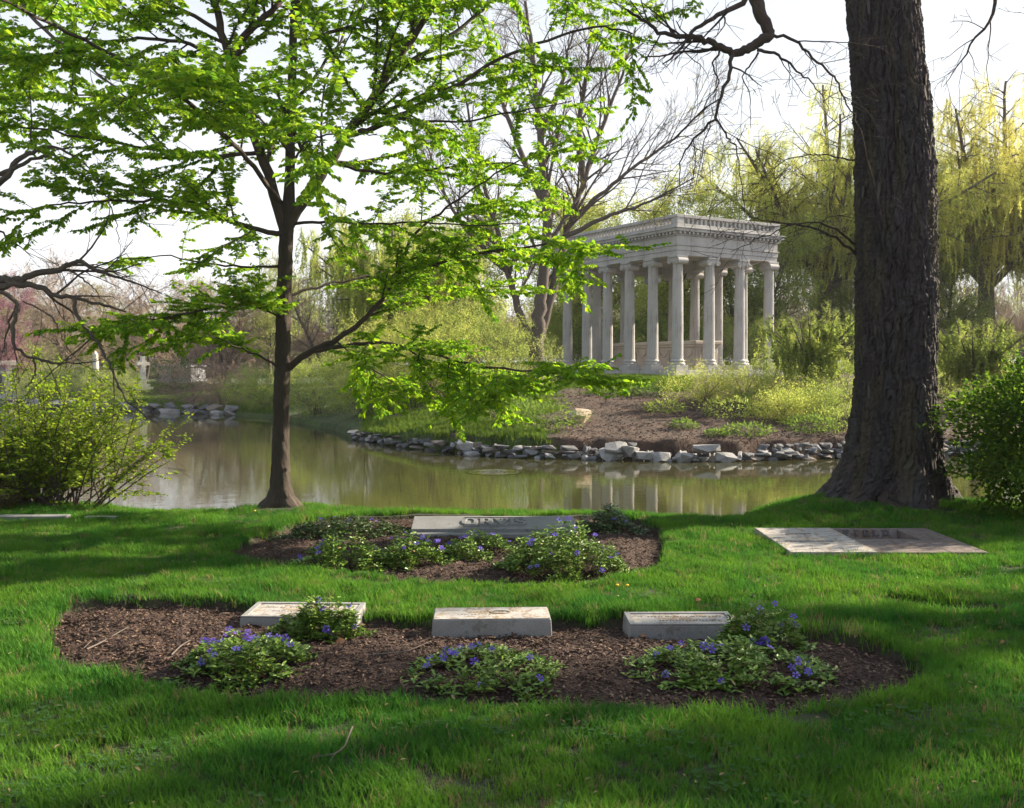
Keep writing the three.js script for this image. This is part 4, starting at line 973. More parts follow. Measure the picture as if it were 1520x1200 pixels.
// ---------------------------------------------------------------- bare tree whose boughs reach in from beyond the frame
{
  const R = rng(4141), b = V(-8.2, 0, -11.0); b.y = groundHeight(b.x, b.z);
  const t = thing('bare_tree', 'bare tree with crooked grey-brown boughs reaching in over the leafy shrub', 'tree', b.toArray());
  const inner = (p) => p.map((q) => q.clone().sub(b));
  const trunk = new Soup(), tp = spline([b.clone(), b.clone().add(V(0.1, 1.2, 0)), b.clone().add(V(-0.05, 2.6, 0.1)), b.clone().add(V(0.15, 4.6, 0)), b.clone().add(V(0, 7, 0))], 30);
  trunk.tube(inner(tp), tapered(31, 0.26, 0.08), 14); part('trunk', trunk.geo(), M.barkGrey, t);
  const o = { thin: 0.0025, levels: [
    { step: 0.2, wander: 0.05, sides: 6 },
    { step: 0.1, wander: 0.26, per: 2.6, angle: 0.85, len: [0.4, 1.3], sides: 4, pull: V(0, -0.06, 0), rr: 0.5 },
    { step: 0.08, wander: 0.26, per: 4.6, angle: 0.75, len: [0.15, 0.55], sides: 3, pull: V(0, -0.08, 0), rr: 0.6 },
    { step: 0.06, wander: 0.2, per: 5, angle: 0.7, len: [0.06, 0.24], sides: 3 },
  ] };
  const d = 10.2, limbs = [
    [[[-330, 330, 10.9], [-160, 390, 10.6], [0, 414, d], [22, 417, d], [48, 407, d], [95, 398, d], [112, 388, d], [138, 399, d], [165, 409, d], [200, 420, d], [240, 436, d]], [0.055, 0.006], 0.45],
    [[[-200, 400, 10.6], [-60, 424, 10.3], [0, 424, d], [30, 422, d], [60, 427, d], [85, 439, d], [110, 441, d], [150, 452, d], [188, 463, d]], [0.05, 0.01], 0.4],
    [[[108, 441, d], [115, 470, 10.1], [135, 497, 10], [152, 522, 9.9], [166, 552, 9.85], [182, 587, 9.8], [207, 612, 9.75], [232, 628, 9.7], [262, 660, 9.7]], [0.022, 0.003], 0.2],
    [[[-60, 424, 10.3], [0, 434, d], [24, 451, d], [20, 478, 10.1], [21, 512, 10], [45, 530, 10], [75, 538, 10], [112, 540, 10], [150, 533, 10]], [0.032, 0.004], 0.4],
    [[[24, 452, d], [14, 480, d], [8, 506, d], [12, 530, d]], [0.014, 0.004], 0.1],
    [[[50, 534, 10], [52, 553, 10], [45, 568, 10], [36, 576, 10]], [0.012, 0.004], 0.1],
    [[[34, 448, d], [70, 465, 10], [84, 482, 10], [95, 508, 10], [118, 540, 10]], [0.009, 0.003], 0.1],
    [[[100, 400, d], [125, 416, d], [140, 430, d], [165, 458, d]], [0.012, 0.003], 0.2],
    [[[-260, 200, 10.9], [-100, 250, 10.6], [0, 272, d], [24, 240, d], [50, 226, d], [75, 218, d], [110, 232, d], [140, 255, d]], [0.045, 0.006], 0.5],
    [[[-100, 246, 10.6], [0, 258, d], [30, 246, d], [62, 232, d], [100, 236, d], [150, 268, d], [195, 300, d]], [0.03, 0.005], 0.45],
    [[[-150, 280, 10.6], [0, 344, d], [24, 362, d], [50, 385, d]], [0.016, 0.003], 0.5],
    [[[-150, 40, 10.6], [0, -20, 10.2], [60, 40, 10], [110, 80, 10], [170, 130, 10], [240, 185, 10]], [0.03, 0.004], 0.4],
    [[[160, 290, 10], [168, 320, 10], [176, 350, 10], [180, 385, 10]], [0.008, 0.002], 0.1],
  ], tw = new Soup();
  for (const [list, r, from] of limbs) {
    const path = inner(pixelPath(list, R, list.length * 4, 0.012)), radii = tapered(path.length, r[0], r[1], 0.9), w = new Soup();
    w.tube(path, radii, 8); part('limb', w.geo(), M.barkGrey, t);
    let len = 0; for (let i = 1; i < path.length; i++) len += path[i].distanceTo(path[i - 1]);
    shoots(tw, [], R, path, radii, len * (1 - from), 0, o, from);
  }
  for (const [y, x1, y1] of [[3.1, -330, 330], [2.8, -200, 400], [3.6, -260, 200], [4.6, -150, 40], [3.2, -150, 280]]) {   // the boughs' roots at the trunk
    const w = new Soup(), e = P(x1, y1, 10.8).sub(b); w.tube(spline([V(0, y - 0.6, 0), V(0.4, y - 0.25, 0.05), e], 8), tapered(9, 0.09, 0.05), 8); part('limb', w.geo(), M.barkGrey, t);
  }
  part('twigs', tw.geo(), M.barkGrey, t).userData.kind = 'stuff';
}

// ---------------------------------------------------------------- shapes for foliage farther off
function spray(seed, len, n, leaf, spread, stems = 3, geo = leafNarrow) {       // a small fan of twigs with leaves: one geometry, tinted per copy
  const R = rng(seed), gs = [], m = new THREE.Matrix4();
  for (let k = 0; k < n; k++) {
    const y = R.r(0.1, 1) * len, a = V(R.g() * spread * (0.3 + y / len), y, R.g() * spread * (0.3 + y / len));
    const up = V(R.g(), R.g() * 0.8 + 0.2, R.g()).normalize(), q = new THREE.Quaternion().setFromUnitVectors(UP, up).multiply(new THREE.Quaternion().setFromAxisAngle(UP, R.r(0, 6.3)));
    const g = geo === null ? new THREE.PlaneGeometry(leaf * 0.5, leaf) : geo.clone(); if (geo) g.deleteAttribute('uv');
    const s = R.r(0.7, 1.3);
    m.compose(a, q, V(1, 1, 1).multiplyScalar(geo ? leaf * s : s)); g.applyMatrix4(m);
    const h = g.index ? g.toNonIndexed() : g; h.deleteAttribute('uv'); gs.push(h);
  }
  return mergeGeometries(gs);
}
function twigSpray(seed, len, n) {              // bare fine twigs
  const R = rng(seed), s = new Soup();
  const go = (p, d, l, r, lv) => {
    const e = p.clone().addScaledVector(d, l * 0.5).add(V(R.g(), R.g(), R.g()).multiplyScalar(l * 0.06)), f = e.clone().addScaledVector(V(d.x + R.g() * 0.2, d.y + R.g() * 0.2, d.z + R.g() * 0.2).normalize(), l * 0.5);
    s.tube([p, e, f], [r, r * 0.8, r * 0.5], 3, false);
    if (lv) for (let k = 0; k < n; k++) { const q = R() < 0.5 ? e : f; go(p.clone().lerp(f, R.r(0.3, 1)).lerp(q, 0.3), V(d.x + R.g() * 0.8, d.y + R.g() * 0.6, d.z + R.g() * 0.8).normalize(), l * R.r(0.4, 0.75), r * 0.7, lv - 1); }
  };
  go(V(0, 0, 0), V(0, 1, 0), len, 0.012, 2);
  return s.geo();
}
function quadLeaves(seed, len, n, leaf, spread) {     // cheap leaves of two triangles
  const R = rng(seed), s = new Soup();
  for (let k = 0; k < n; k++) {
    const y = R.r(0.05, 1) * len, w = spread * (0.35 + 0.65 * y / len), c = V(R.g() * w, y, R.g() * w);
    const a = V(R.g(), R.g(), R.g()).normalize().multiplyScalar(leaf * R.r(0.6, 1.2)), b = perp(a.clone().normalize(), R).multiplyScalar(leaf * R.r(0.22, 0.36));
    s.tri(c, c.clone().addScaledVector(a, 0.5).add(b), c.clone().add(a)); s.tri(c, c.clone().add(a), c.clone().addScaledVector(a, 0.5).sub(b));
  }
  return s.geo();
}
const budSprays = [1, 2, 3].map((k) => quadLeaves(600 + k, 0.8, 26, 0.085, 0.26));
const fineSprays = [1, 2].map((k) => quadLeaves(630 + k, 0.5, 34, 0.055, 0.2));
const twigSprays = [1, 2, 3].map((k) => twigSpray(650 + k, 0.9, 4));
function hangStrand(seed, len, n, leaf) {
  const R = rng(seed), s = new Soup(), p = [], ph = R.r(0, 6);
  for (let i = 0; i <= 8; i++) { const y = i / 8; p.push(V(0.07 * Math.sin(y * 3 + ph) * len * 0.4, -y * len, 0.07 * Math.cos(y * 2.6 + ph) * len * 0.4)); }
  s.tube(p, tapered(9, 0.006, 0.003), 3, false);
  for (let k = 0; k < n; k++) {
    const f = R.r(0.02, 0.999) * 8, i = Math.floor(f), c = p[i].clone().lerp(p[i + 1], f - i), a = V(R.g() * 0.6, -R.r(0.4, 1.1), R.g() * 0.6).normalize().multiplyScalar(leaf * R.r(0.6, 1.25)), b = perp(a.clone().normalize(), R).multiplyScalar(leaf * 0.13);
    s.tri(c, c.clone().addScaledVector(a, 0.5).add(b), c.clone().add(a)); s.tri(c, c.clone().add(a), c.clone().addScaledVector(a, 0.5).sub(b));
  }
  return s.geo();
}
const strands = [1, 2, 3].map((k) => hangStrand(700 + k, 1.6, 60, 0.14));

function placeSprays(list, tips, R, dirs, size, tone, lean = 0.5, tries = 1) {
  for (const p of tips) for (let k = 0; k < tries; k++) {
    const end = p[p.length - 1], d = V().subVectors(end, p[p.length - 2]).normalize(), at = p[Math.floor(R() * p.length)];
    tmpY.copy(d).add(V(R.g() * lean, R.g() * lean, R.g() * lean)).normalize(); tmpX.copy(perp(tmpY, R)); tmpZ.crossVectors(tmpX, tmpY);
    const s = size * R.r(0.7, 1.3), q = tone(R, at);
    R.pick(list).add(at, tmpX, tmpY, tmpZ, s, s, s, q[0], q[1], q[2]);
  }
}
// a tree in the distance: trunk, boughs, twigs, and sprays of buds, blossom or bare twigs
function distantTree({ name, label, category = 'tree', group, px, py, depth, height, width, seed, kind = 'bud', tone, stems = 1, tries = 2, r = 0.16, lift = 0.25, size = 1, mat = M.barkFar, lean = 0 }) {
  const R = rng(seed), g0 = P(px, py ?? 560, depth), b = V(g0.x, groundHeight(g0.x, g0.z) - 0.05, g0.z);
  const t = thing(name, label, category, b.toArray(), group), trunk = new Soup(), wood = new Soup(), tips = [];
  const o = { thin: 0.012, levels: [
    { step: 0.5, wander: 0.06, sides: 7, tip: 0.3 },
    { step: 0.4, wander: 0.14, per: 2.4, angle: 0.8, len: [width * 0.25, width * 0.58], sides: 4, pull: V(0, 0.06, 0), rr: 0.5, taper: 0.6 },
    { step: 0.3, wander: 0.2, per: 2.3, angle: 0.75, len: [width * 0.1, width * 0.26], sides: 3, pull: V(0, 0.04, 0), rr: 0.6 },
    { step: 0.25, wander: 0.2, per: 2.2, angle: 0.75, len: [width * 0.05, width * 0.12], sides: 3, rr: 0.6 },
  ] };
  for (let k = 0; k < stems; k++) {
    const a = k / stems * 6.3 + R.r(0, 2), sp_ = stems > 1 ? R.r(0.15, 0.5) : 0.05, len = height * R.r(0.75, 0.95), path = [V(0, 0, 0)], d = V(Math.cos(a) * sp_ + lean, 1, Math.sin(a) * sp_).normalize(), n = 10;
    for (let i = 0; i < n; i++) { d.x += R.g() * 0.06; d.z += R.g() * 0.06; d.y += 0.03; d.normalize(); path.push(path[i].clone().addScaledVector(d, len / n)); }
    const radii = tapered(n + 1, r, r * 0.15, 0.9);
    trunk.tube(path, radii, 8);
    shoots(wood, tips, R, path, radii, len, 0, o, lift);
  }
  part('trunk', trunk.geo(), mat, t); part('branches', wood.geo(), mat, t).userData.kind = 'stuff';
  const gs = kind === 'bare' ? twigSprays : kind === 'fine' ? fineSprays : budSprays, lists = gs.map(() => new Copies());
  placeSprays(lists, tips, R, null, size, tone, 0.7, tries * (kind === 'bare' ? 1 : 2));
  lists.forEach((c, i) => c.count && c.build(kind === 'bare' ? 'fine_twigs' : 'crown', gs[i], kind === 'bare' ? M.twigFar : M.leafFar, t));
  return t;
}
// a weeping tree: boughs rise and spread, strands hang from them
function willow({ label, px, depth, height, width, seed, tone, count, low = 0.15, lean = 0, group = 'weeping willows beyond the temple' }) {
  const R = rng(seed), g0 = P(px, 560, depth), b = V(g0.x, groundHeight(g0.x, g0.z) - 0.05, g0.z);
  const t = thing('weeping_willow', label, 'tree', b.toArray(), group), trunk = new Soup(), wood = new Soup(), tips = [];
  const tp = [V(0, 0, 0), V(0.1 + lean * 0.3, height * 0.15, 0), V(0.2 * R.g() + lean, height * 0.32, 0.1)];
  const wk = height / 12.5; trunk.tube(spline(tp, 8), tapered(9, 0.4 * wk, 0.25 * wk), 9); part('trunk', trunk.geo(), M.barkGrey, t);
  const o = { thin: 0.012, levels: [
    { step: 0.6, wander: 0.08, sides: 6, tip: 0.25, pull: V(0, -0.008, 0) },
    { step: 0.4, wander: 0.18, per: 2.2, angle: 1.0, len: [height * 0.1, height * 0.26], sides: 4, pull: V(0, -0.03, 0), rr: 0.5 },
    { step: 0.3, wander: 0.2, per: 2.6, angle: 1.0, len: [height * 0.03, height * 0.1], sides: 3, pull: V(0, -0.15, 0), rr: 0.6 },
  ] };
  for (let k = 0; k < 20; k++) {
    const a = k * 2.4 + R.r(-0.2, 0.2), tilt = R.r(0.25, 0.95), from = tp[2].clone().lerp(tp[1], R.r(0, 0.5));
    sprout(wood, tips, R, from, V(Math.cos(a) * tilt * 1.25, 1, Math.sin(a) * tilt * 1.25), Math.hypot(height * 0.62 / (1 + 0.25 * tilt), width * 0.42 * tilt) * R.r(0.8, 1.05), 0.15 * wk, 0, o);
  }
  part('boughs', wood.geo(), M.barkGrey, t).userData.kind = 'stuff';
  const buds = fineSprays.map(() => new Copies());
  placeSprays(buds, tips, R, null, clamp(height * 0.06, 0.35, 0.8), tone, 1.2, 7);
  buds.forEach((c, i) => c.build('crown', fineSprays[i], M.leafFar, t));
  const lists = strands.map(() => new Copies());
  for (let k = 0; k < count; k++) {
    if (k > count * (height > 8 ? 0.6 : 0.32)) break;
    const p = R.pick(tips), at = p[Math.floor(R() * p.length)], l = clamp(R.r(0.25, 1) ** 1.8 * (at.y - height * low) / 2.8, 0.15, 0.95), q = tone(R, at), th = R.r(0, 6.3), e = V(R.g() * 0.24, 1, R.g() * 0.24).normalize();
    tmpX.set(Math.cos(th), 0, Math.sin(th)); tmpX.addScaledVector(e, -tmpX.dot(e)).normalize(); tmpZ.crossVectors(tmpX, e);
    R.pick(lists).add(at, tmpX, e, tmpZ, R.r(0.8, 1.5), l, R.r(0.8, 1.5), q[0], q[1], q[2]);
  }
  lists.forEach((c, i) => c.build('hanging_strands', strands[i], M.leafFar, t));
}
const yellowGreen = toneOf([0.34, 0.42, 0.08], [0.56, 0.57, 0.14], 0.2), olive = toneOf([0.19, 0.27, 0.05], [0.38, 0.43, 0.1], 0.2), paleGreen = toneOf([0.22, 0.29, 0.08], [0.38, 0.4, 0.12], 0.2), tan = toneOf([0.22, 0.16, 0.115], [0.32, 0.24, 0.17], 0.15), brown = toneOf([0.2, 0.145, 0.115], [0.3, 0.215, 0.17], 0.15), mauve = toneOf([0.19, 0.09, 0.12], [0.31, 0.16, 0.2], 0.2), midGreen = toneOf([0.09, 0.17, 0.03], [0.2, 0.28, 0.05], 0.18), deepGreen = toneOf([0.03, 0.06, 0.02], [0.06, 0.1, 0.03], 0.2);

// willows on the right, behind and beside the temple
willow({ label: 'yellow-green weeping willow with a leaning fork, between the temple and the old trunk', px: 1222, depth: 60, height: 18.6, width: 13, seed: 31, tone: toneOf([0.42, 0.5, 0.1], [0.66, 0.65, 0.16], 0.18), count: 4200, low: 0.04 });
willow({ label: 'tall golden weeping willow seen past the sunlit side of the old trunk', px: 1460, depth: 64, height: 21, width: 15, seed: 32, tone: toneOf([0.52, 0.53, 0.11], [0.74, 0.69, 0.18], 0.16), count: 6000, low: 0.05 });
willow({ label: 'broad weeping willow standing farther back behind the dark round shrub', px: 1640, depth: 66, height: 18, width: 15, seed: 33, tone: yellowGreen, count: 5000, low: 0.05 });
willow({ label: 'small weeping willow trailing its strands over the mulch slope', px: 1205, depth: 31.5, height: 3.6, width: 4.6, seed: 34, tone: olive, count: 1500, low: 0.0, group: 'weeping willows beyond the temple' });
willow({ label: 'low weeping willow arching over the dry stone wall beside the dark shrub', px: 1445, depth: 30.5, height: 3.6, width: 4.4, seed: 35, tone: olive, count: 1300, low: 0.0 });
willow({ label: 'pale green weeping willow behind the slender tree, at the head of the cove', px: 575, depth: 47, height: 9.6, width: 9, seed: 36, tone: toneOf([0.32, 0.42, 0.08], [0.54, 0.57, 0.13], 0.2), count: 3000, low: 0.05 });

// the many-stemmed tree left of the temple
{
  const R = rng(919), D = 36, g0 = P(797, 560, D), b = V(g0.x, groundHeight(g0.x, g0.z) - 0.05, g0.z);
  const t = thing('many_stemmed_tree', 'large grey many-stemmed tree with sparse yellow buds beside the temple', 'tree', b.toArray());
  const inner = (p) => p.map((q) => q.clone().sub(b));
  const o = { thin: 0.006, levels: [
    { step: 0.5, wander: 0.05, sides: 8 },
    { step: 0.4, wander: 0.12, per: 2.2, angle: 0.62, len: [1.4, 3.6], sides: 5, pull: V(0, 0.03, 0), rr: 0.5, taper: 0.6 },
    { step: 0.3, wander: 0.16, per: 2.6, angle: 0.6, len: [0.6, 1.6], sides: 4, pull: V(0, 0.03, 0), rr: 0.55 },
    { step: 0.2, wander: 0.2, per: 7, angle: 0.6, len: [0.25, 1.1], sides: 3, rr: 0.6 },
  ] };
  const stems = [
    [[[795, 590, D], [796, 520, D], [800, 470, D], [806, 420, D], [812, 350, D], [806, 260, D], [798, 170, D], [790, 80, D], [780, 0, D]], [0.33, 0.05]],
    [[[795, 530, D], [780, 490, D], [766, 450, 35.8], [752, 400, 35.5], [735, 330, 35], [710, 240, 34.6], [690, 140, 34.3]], [0.19, 0.035]],
    [[[797, 520, D], [815, 450, 36.2], [832, 380, 36.4], [846, 330, 36.6], [866, 272, 36.8], [890, 200, 37], [920, 120, 37.2], [945, 40, 37.4]], [0.2, 0.035]],
    [[[846, 332, 36.6], [890, 290, 36.5], [940, 250, 36.3], [1000, 205, 36], [1050, 160, 35.8]], [0.1, 0.025]],
    [[[840, 350, 36.5], [900, 322, 36.2], [960, 300, 35.8], [1030, 265, 35.4]], [0.1, 0.02]],
    [[[806, 300, D], [770, 220, 36.4], [740, 130, 36.8], [725, 50, 37]], [0.13, 0.03]],
    [[[800, 200, D], [830, 130, 35.6], [850, 50, 35.2]], [0.12, 0.03]],
    [[[866, 270, 36.8], [860, 190, 36.6], [870, 110, 36.4], [880, 30, 36.2]], [0.12, 0.03]],
    [[[752, 400, 35.5], [700, 350, 35.2], [660, 290, 35], [630, 210, 34.8]], [0.1, 0.025]],
  ], wood = new Soup(), tips = [];
  for (const [list, r] of stems) {
    const path = inner(pixelPath(list, R, list.length * 4, 0.04)), radii = tapered(path.length, r[0], r[1], 0.9), w = new Soup();
    w.tube(path, radii, 10); part('stem', w.geo(), M.barkGrey, t);
    let len = 0; for (let i = 1; i < path.length; i++) len += path[i].distanceTo(path[i - 1]);
    shoots(wood, tips, R, path, radii, len, 0, o, 0.35);
  }
  part('branches', wood.geo(), M.barkGrey, t).userData.kind = 'stuff';
  const lists = budSprays.map(() => new Copies());
  placeSprays(lists, tips.filter(() => R() < 0.16), R, null, 0.42, toneOf([0.26, 0.26, 0.04], [0.4, 0.36, 0.07], 0.15), 0.7, 1);
  lists.forEach((c, i) => c.build('buds', budSprays[i], M.leafFar, t));
}

// the far trees behind the temple and along the left bank
const farSet = [
  ['budding_tree', 'budding yellow-green tree filling the view between the temple columns', 985, 58, 10, 8, 'bud', yellowGreen, 3, 2],
  ['budding_tree', 'budding tree with dark stems behind the right end of the temple', 1110, 57, 9, 7, 'bud', olive, 2, 3],
  ['budding_tree', 'bright budding tree just behind the stems of the many-stemmed tree', 870, 56, 9.5, 7.5, 'bud', yellowGreen, 3, 2],
  ['budding_tree', 'budding tree between the cove and the many-stemmed tree', 700, 60, 9.5, 8, 'bud', paleGreen, 2, 2],
  ['budding_tree', 'rounded budding tree behind the willow at the cove', 610, 70, 10.5, 9, 'bud', paleGreen, 2, 2],
  ['budding_tree', 'budding tree half hidden behind the slender tree trunk', 400, 74, 8.5, 8, 'bud', paleGreen, 2, 1],
  ['bare_thicket_tree', 'tan leafless tree with fine twigs behind the ringed cross', 215, 82, 8.5, 7, 'bare', tan, 2, 2],
  ['bare_thicket_tree', 'brown leafless tree between the cross and the slender trunk', 330, 72, 7, 6, 'bare', brown, 2, 3],
  ['bare_thicket_tree', 'rounded tan leafless tree beside the pink blossoming tree', 100, 76, 8, 7, 'bare', tan, 2, 2],
  ['bare_thicket_tree', 'purplish leafless tree at the head of the cove behind the willow', 490, 66, 8, 6, 'bare', brown, 2, 2],
  ['blossom_tree', 'pink blossoming tree above the bluish mausoleum', 2, 60, 7.6, 6, 'fine', mauve, 4, 2],
  ['budding_tree', 'pale budding tree rising behind the obelisk', 150, 92, 9.5, 7, 'bud', toneOf([0.24, 0.24, 0.1], [0.34, 0.32, 0.15], 0.15), 2, 1],
  ['budding_tree', 'pale budding tree behind the tan leafless tree and the mausoleum', 20, 95, 10, 8, 'bud', toneOf([0.24, 0.24, 0.1], [0.34, 0.32, 0.15], 0.15), 2, 1],
  ['budding_tree', 'pale budding tree far behind the low grey mausoleum', 290, 98, 9.5, 7, 'bud', toneOf([0.24, 0.24, 0.1], [0.34, 0.3, 0.16], 0.15), 2, 1],
  ['budding_tree', 'hazy budding tree far off between cove and cross', 450, 96, 10, 8, 'bud', paleGreen, 2, 1],
  ['budding_tree', 'dense olive tree behind the gap between the old trunk and the temple', 1260, 60, 8, 6, 'bud', olive, 3, 3],
  ['budding_tree', 'dense olive tree behind the golden willow', 1400, 64, 8, 7, 'bud', olive, 3, 2],
];
farSet.forEach(([name, label, px, depth, height, width, kind, tone, tries, stems], i) => distantTree({ name, label, px, depth, height, width, kind, tone, tries, stems, seed: 5000 + i * 17, size: kind === 'bare' ? width * 0.17 : width * 0.17, r: 0.2, lift: 0.12, group: undefined }));
// trees outside the frame that the pond mirrors or that close the view to the sides
[[-330, 66, 'bud', paleGreen, 'budding tree on the far bank beyond the mausoleum'], [-700, 60, 'bare', tan, 'leafless tree on the far bank beyond the mausoleum'], [1900, 52, 'bud', olive, 'olive budding tree on the bank past the golden willow'], [2250, 50, 'bud', yellowGreen, 'yellow-green budding tree farthest along the bank past the willows']].forEach(([px, depth, kind, tone, label], i) =>
  distantTree({ name: kind === 'bare' ? 'bare_thicket_tree' : 'budding_tree', label, px, depth, height: 9, width: 7, kind, tone, tries: 2, stems: 2, seed: 5900 + i, size: 1.1, r: 0.2, lift: 0.12 }));

// ---------------------------------------------------------------- shrubs
function shrub({ name = 'shrub', label, base, r, h, seed, tone, leaf, count, geo = leafRound, mat = M.leaf, stems = 26, group, hollow = 0.35, barkMat = M.barkFar, lift = 0.02 }) {
  const R = rng(seed), t = thing(name, label, 'shrub', base.toArray(), group), wood = new Soup(), paths = [];
  for (let k = 0; k < stems; k++) {
    const a = R.r(0, 6.3), out = Math.sqrt(R()) * r, top = h * R.r(0.6, 1) * Math.sqrt(Math.max(0.05, 1 - (out / r) ** 2 * 0.8)), e = V(Math.cos(a) * out, top, Math.sin(a) * out);
    const path = spline([V(R.g() * 0.12 * r, -0.03, R.g() * 0.12 * r), V(e.x * 0.35, top * 0.55, e.z * 0.35).add(V(R.g() * 0.05, 0, R.g() * 0.05)), e], 8);
    wood.tube(path, tapered(9, 0.008 + 0.006 * r, 0.002 + 0.001 * r), 4); paths.push(path);
  }
  part('stems', wood.geo(), barkMat, t).userData.kind = 'stuff';
  const c = new Copies();
  for (let k = 0; k < count; k++) {
    const v = V(R.g(), R.g(), R.g()).normalize(), q = 1 - hollow * R() ** 1.4, lump = 1 + 0.3 * noise3(v.x * 2 + seed, v.y * 2, v.z * 2) + 0.2 * noise3(v.x * 5 + seed, v.y * 5, v.z * 5);
    const p = V(v.x * r * q * lump, h * lift + (0.5 + 0.5 * v.y * q * lump) * h, v.z * r * q * lump);
    tmpY.copy(v).multiplyScalar(0.7).add(V(R.g() * 0.7, R.g() * 0.7 + 0.15, R.g() * 0.7)).normalize(); tmpZ.set(R.g() * 0.7, 0.8, R.g() * 0.7); tmpX.crossVectors(tmpY, tmpZ).normalize(); tmpZ.crossVectors(tmpX, tmpY);
    const s = leaf * R.r(0.6, 1.25), z = tone(R, p); c.add(p, tmpX, tmpY, tmpZ, s, s, s, z[0], z[1], z[2]);
  }
  c.build('foliage', geo, mat, t);
  return t;
}
// the bright arching shrub on the left: canes thrown up and outwards, leafy along their length
{
  const R = rng(6161), p = onLevel(62, 752), b = V(p.x, groundHeight(p.x, p.z), p.z), t = thing('arching_shrub', 'bright yellow-green shrub of arching canes at the pond edge', 'shrub', b.toArray());
  const wood = new Soup(), twigs = [], c = new Copies();
  const o = { thin: 0.002, levels: [
    { step: 0.12, wander: 0.07, sides: 5, tip: 0.3, pull: V(0, -0.1, 0), leafy: true },
    { step: 0.1, wander: 0.16, per: 6.5, angle: 0.7, len: [0.2, 0.6], sides: 3, pull: V(0, -0.04, 0), leafy: true, rr: 0.5 },
    { step: 0.06, wander: 0.2, per: 6, angle: 0.7, len: [0.07, 0.2], sides: 3 },
  ] };
  for (let k = 0; k < 105; k++) {
    const a = R.r(0, 6.3), tilt = R.r(0.1, 1.25);
    sprout(wood, twigs, R, V(R.g() * 0.6, -0.03, R.g() * 0.25), V(Math.cos(a) * tilt * 1.15, 1, Math.sin(a) * tilt * 0.7), R.r(0.8, 1.75), 0.011, 0, o);
  }
  const tone = toneOf([0.14, 0.26, 0.016], [0.34, 0.42, 0.028], 0.18);
  for (const w of twigs) leaveTwig(c, R, w, 0.026, 0.048, tone, 0.6, 0.15, 0.3);
  part('canes', wood.geo(), M.barkGrey, t).userData.kind = 'stuff'; c.build('leaves', leafRound, M.leaf, t);
}
const atG = (px, py) => { const p = onLevel(px, py); return V(p.x, groundHeight(p.x, p.z), p.z); };
shrub({ name: 'evergreen_shrub', label: 'dense dark green clipped shrub beside the old trunk', base: atG(1560, 772), r: 0.98, h: 1.68, seed: 71, tone: toneOf([0.035, 0.09, 0.012], [0.15, 0.25, 0.018], 0.3), leaf: 0.05, count: 26000, geo: leafRound, stems: 40, hollow: 0.6 });
shrub({ name: 'small_conifer', label: 'small bronze-tinted conifer tuft under the arching shrub', base: atG(2, 757), r: 0.26, h: 0.3, seed: 72, tone: toneOf([0.1, 0.075, 0.03], [0.2, 0.15, 0.05], 0.2), leaf: 0.045, count: 900, geo: leafNarrow, stems: 8 });
const bankAt = (px, out, sink = 0) => { const p = shorePoint(px, out); return V(p.x, groundHeight(p.x, p.z) - sink, p.z); };
// shrubs on the far banks
[
  [1048, 7.6, 1.2, 1.0, yellowGreen, 'airy yellow-green shrub below the temple steps'],
  [1105, 7.6, 1.4, 1.15, yellowGreen, 'yellow-green shrub between the temple steps and the trailing willow'],
  [1180, 6.5, 1.2, 1.2, olive, 'olive shrub under the trailing willow on the slope'],
  [1150, 9.5, 1.3, 1.4, olive, 'olive shrub behind the yellow-green ones beside the temple platform'],
  [1255, 7.5, 1.5, 1.6, olive, 'dark-hearted olive shrub partly hidden by the old trunk'],
  [1225, 3.6, 1.0, 1.0, olive, 'pale olive shrub drooping just above the dry stone wall near the old trunk'],
  [1165, 3.8, 0.7, 0.7, yellowGreen, 'small trailing yellow-green shrub above the wall under the trailing willow'],
  [1395, 8, 1.3, 1.5, olive, 'olive shrub seen between the old trunk and the dark round shrub'],
  [1470, 6, 1.5, 1.4, olive, 'olive shrub behind the dark round shrub on the far bank'],
].forEach(([px, out, r, h, tone, label], i) => shrub({ label, base: bankAt(px, out, 0.05), r, h, seed: 730 + i, tone, leaf: 0.8, count: 300, geo: fineSprays[i % 2], mat: M.leafFar, stems: 22, hollow: 0.85, group: 'shrubs on the slope below the temple' }));
[
  [1015, 2.6, 0.35, 0.22, midGreen, 'small green tuft on the bare mulch slope'],
  [1112, 1.5, 0.62, 0.3, midGreen, 'low blue-green mound on the mulch just above the stone wall'],
  [1065, 1.4, 0.3, 0.14, midGreen, 'smallest green tuft on the mulch above the stone wall'],
  [1085, 4.4, 0.9, 0.55, olive, 'low olive shrub in the middle of the mulch slope below the yellow-green ones'],
  [1140, 5.2, 1.0, 0.7, olive, 'low olive shrub on the slope under the small trailing willow'],
  [1205, 1.6, 0.7, 0.45, midGreen, 'low green shrub spilling toward the dry stone wall near the old trunk'],
  [1250, 1.8, 0.8, 0.6, olive, 'low olive shrub against the dry stone wall half behind the old trunk'],
  [985, 5.5, 0.6, 0.35, olive, 'small straggling olive shrub high on the bare mulch'],
  [800, 2.2, 1.25, 0.75, midGreen, 'spreading juniper beside the tan boulder'],
  [735, 3.6, 1.3, 0.8, midGreen, 'spreading juniper on the grassy slope left of the boulder'],
  [925, 9.6, 0.9, 0.35, midGreen, 'low dark ground cover below the temple lawn'],
  [962, 9.2, 0.7, 0.32, deepGreen, 'low clump of dark ground cover at the edge of the temple lawn'],
].forEach(([px, out, r, h, tone, label], i) => shrub({ name: 'low_shrub', label, base: bankAt(px, out, 0.03), r, h, seed: 760 + i, tone, leaf: 0.1, count: Math.round(900 * r), geo: leafNarrow, mat: M.leafFar, stems: 10, group: undefined }));
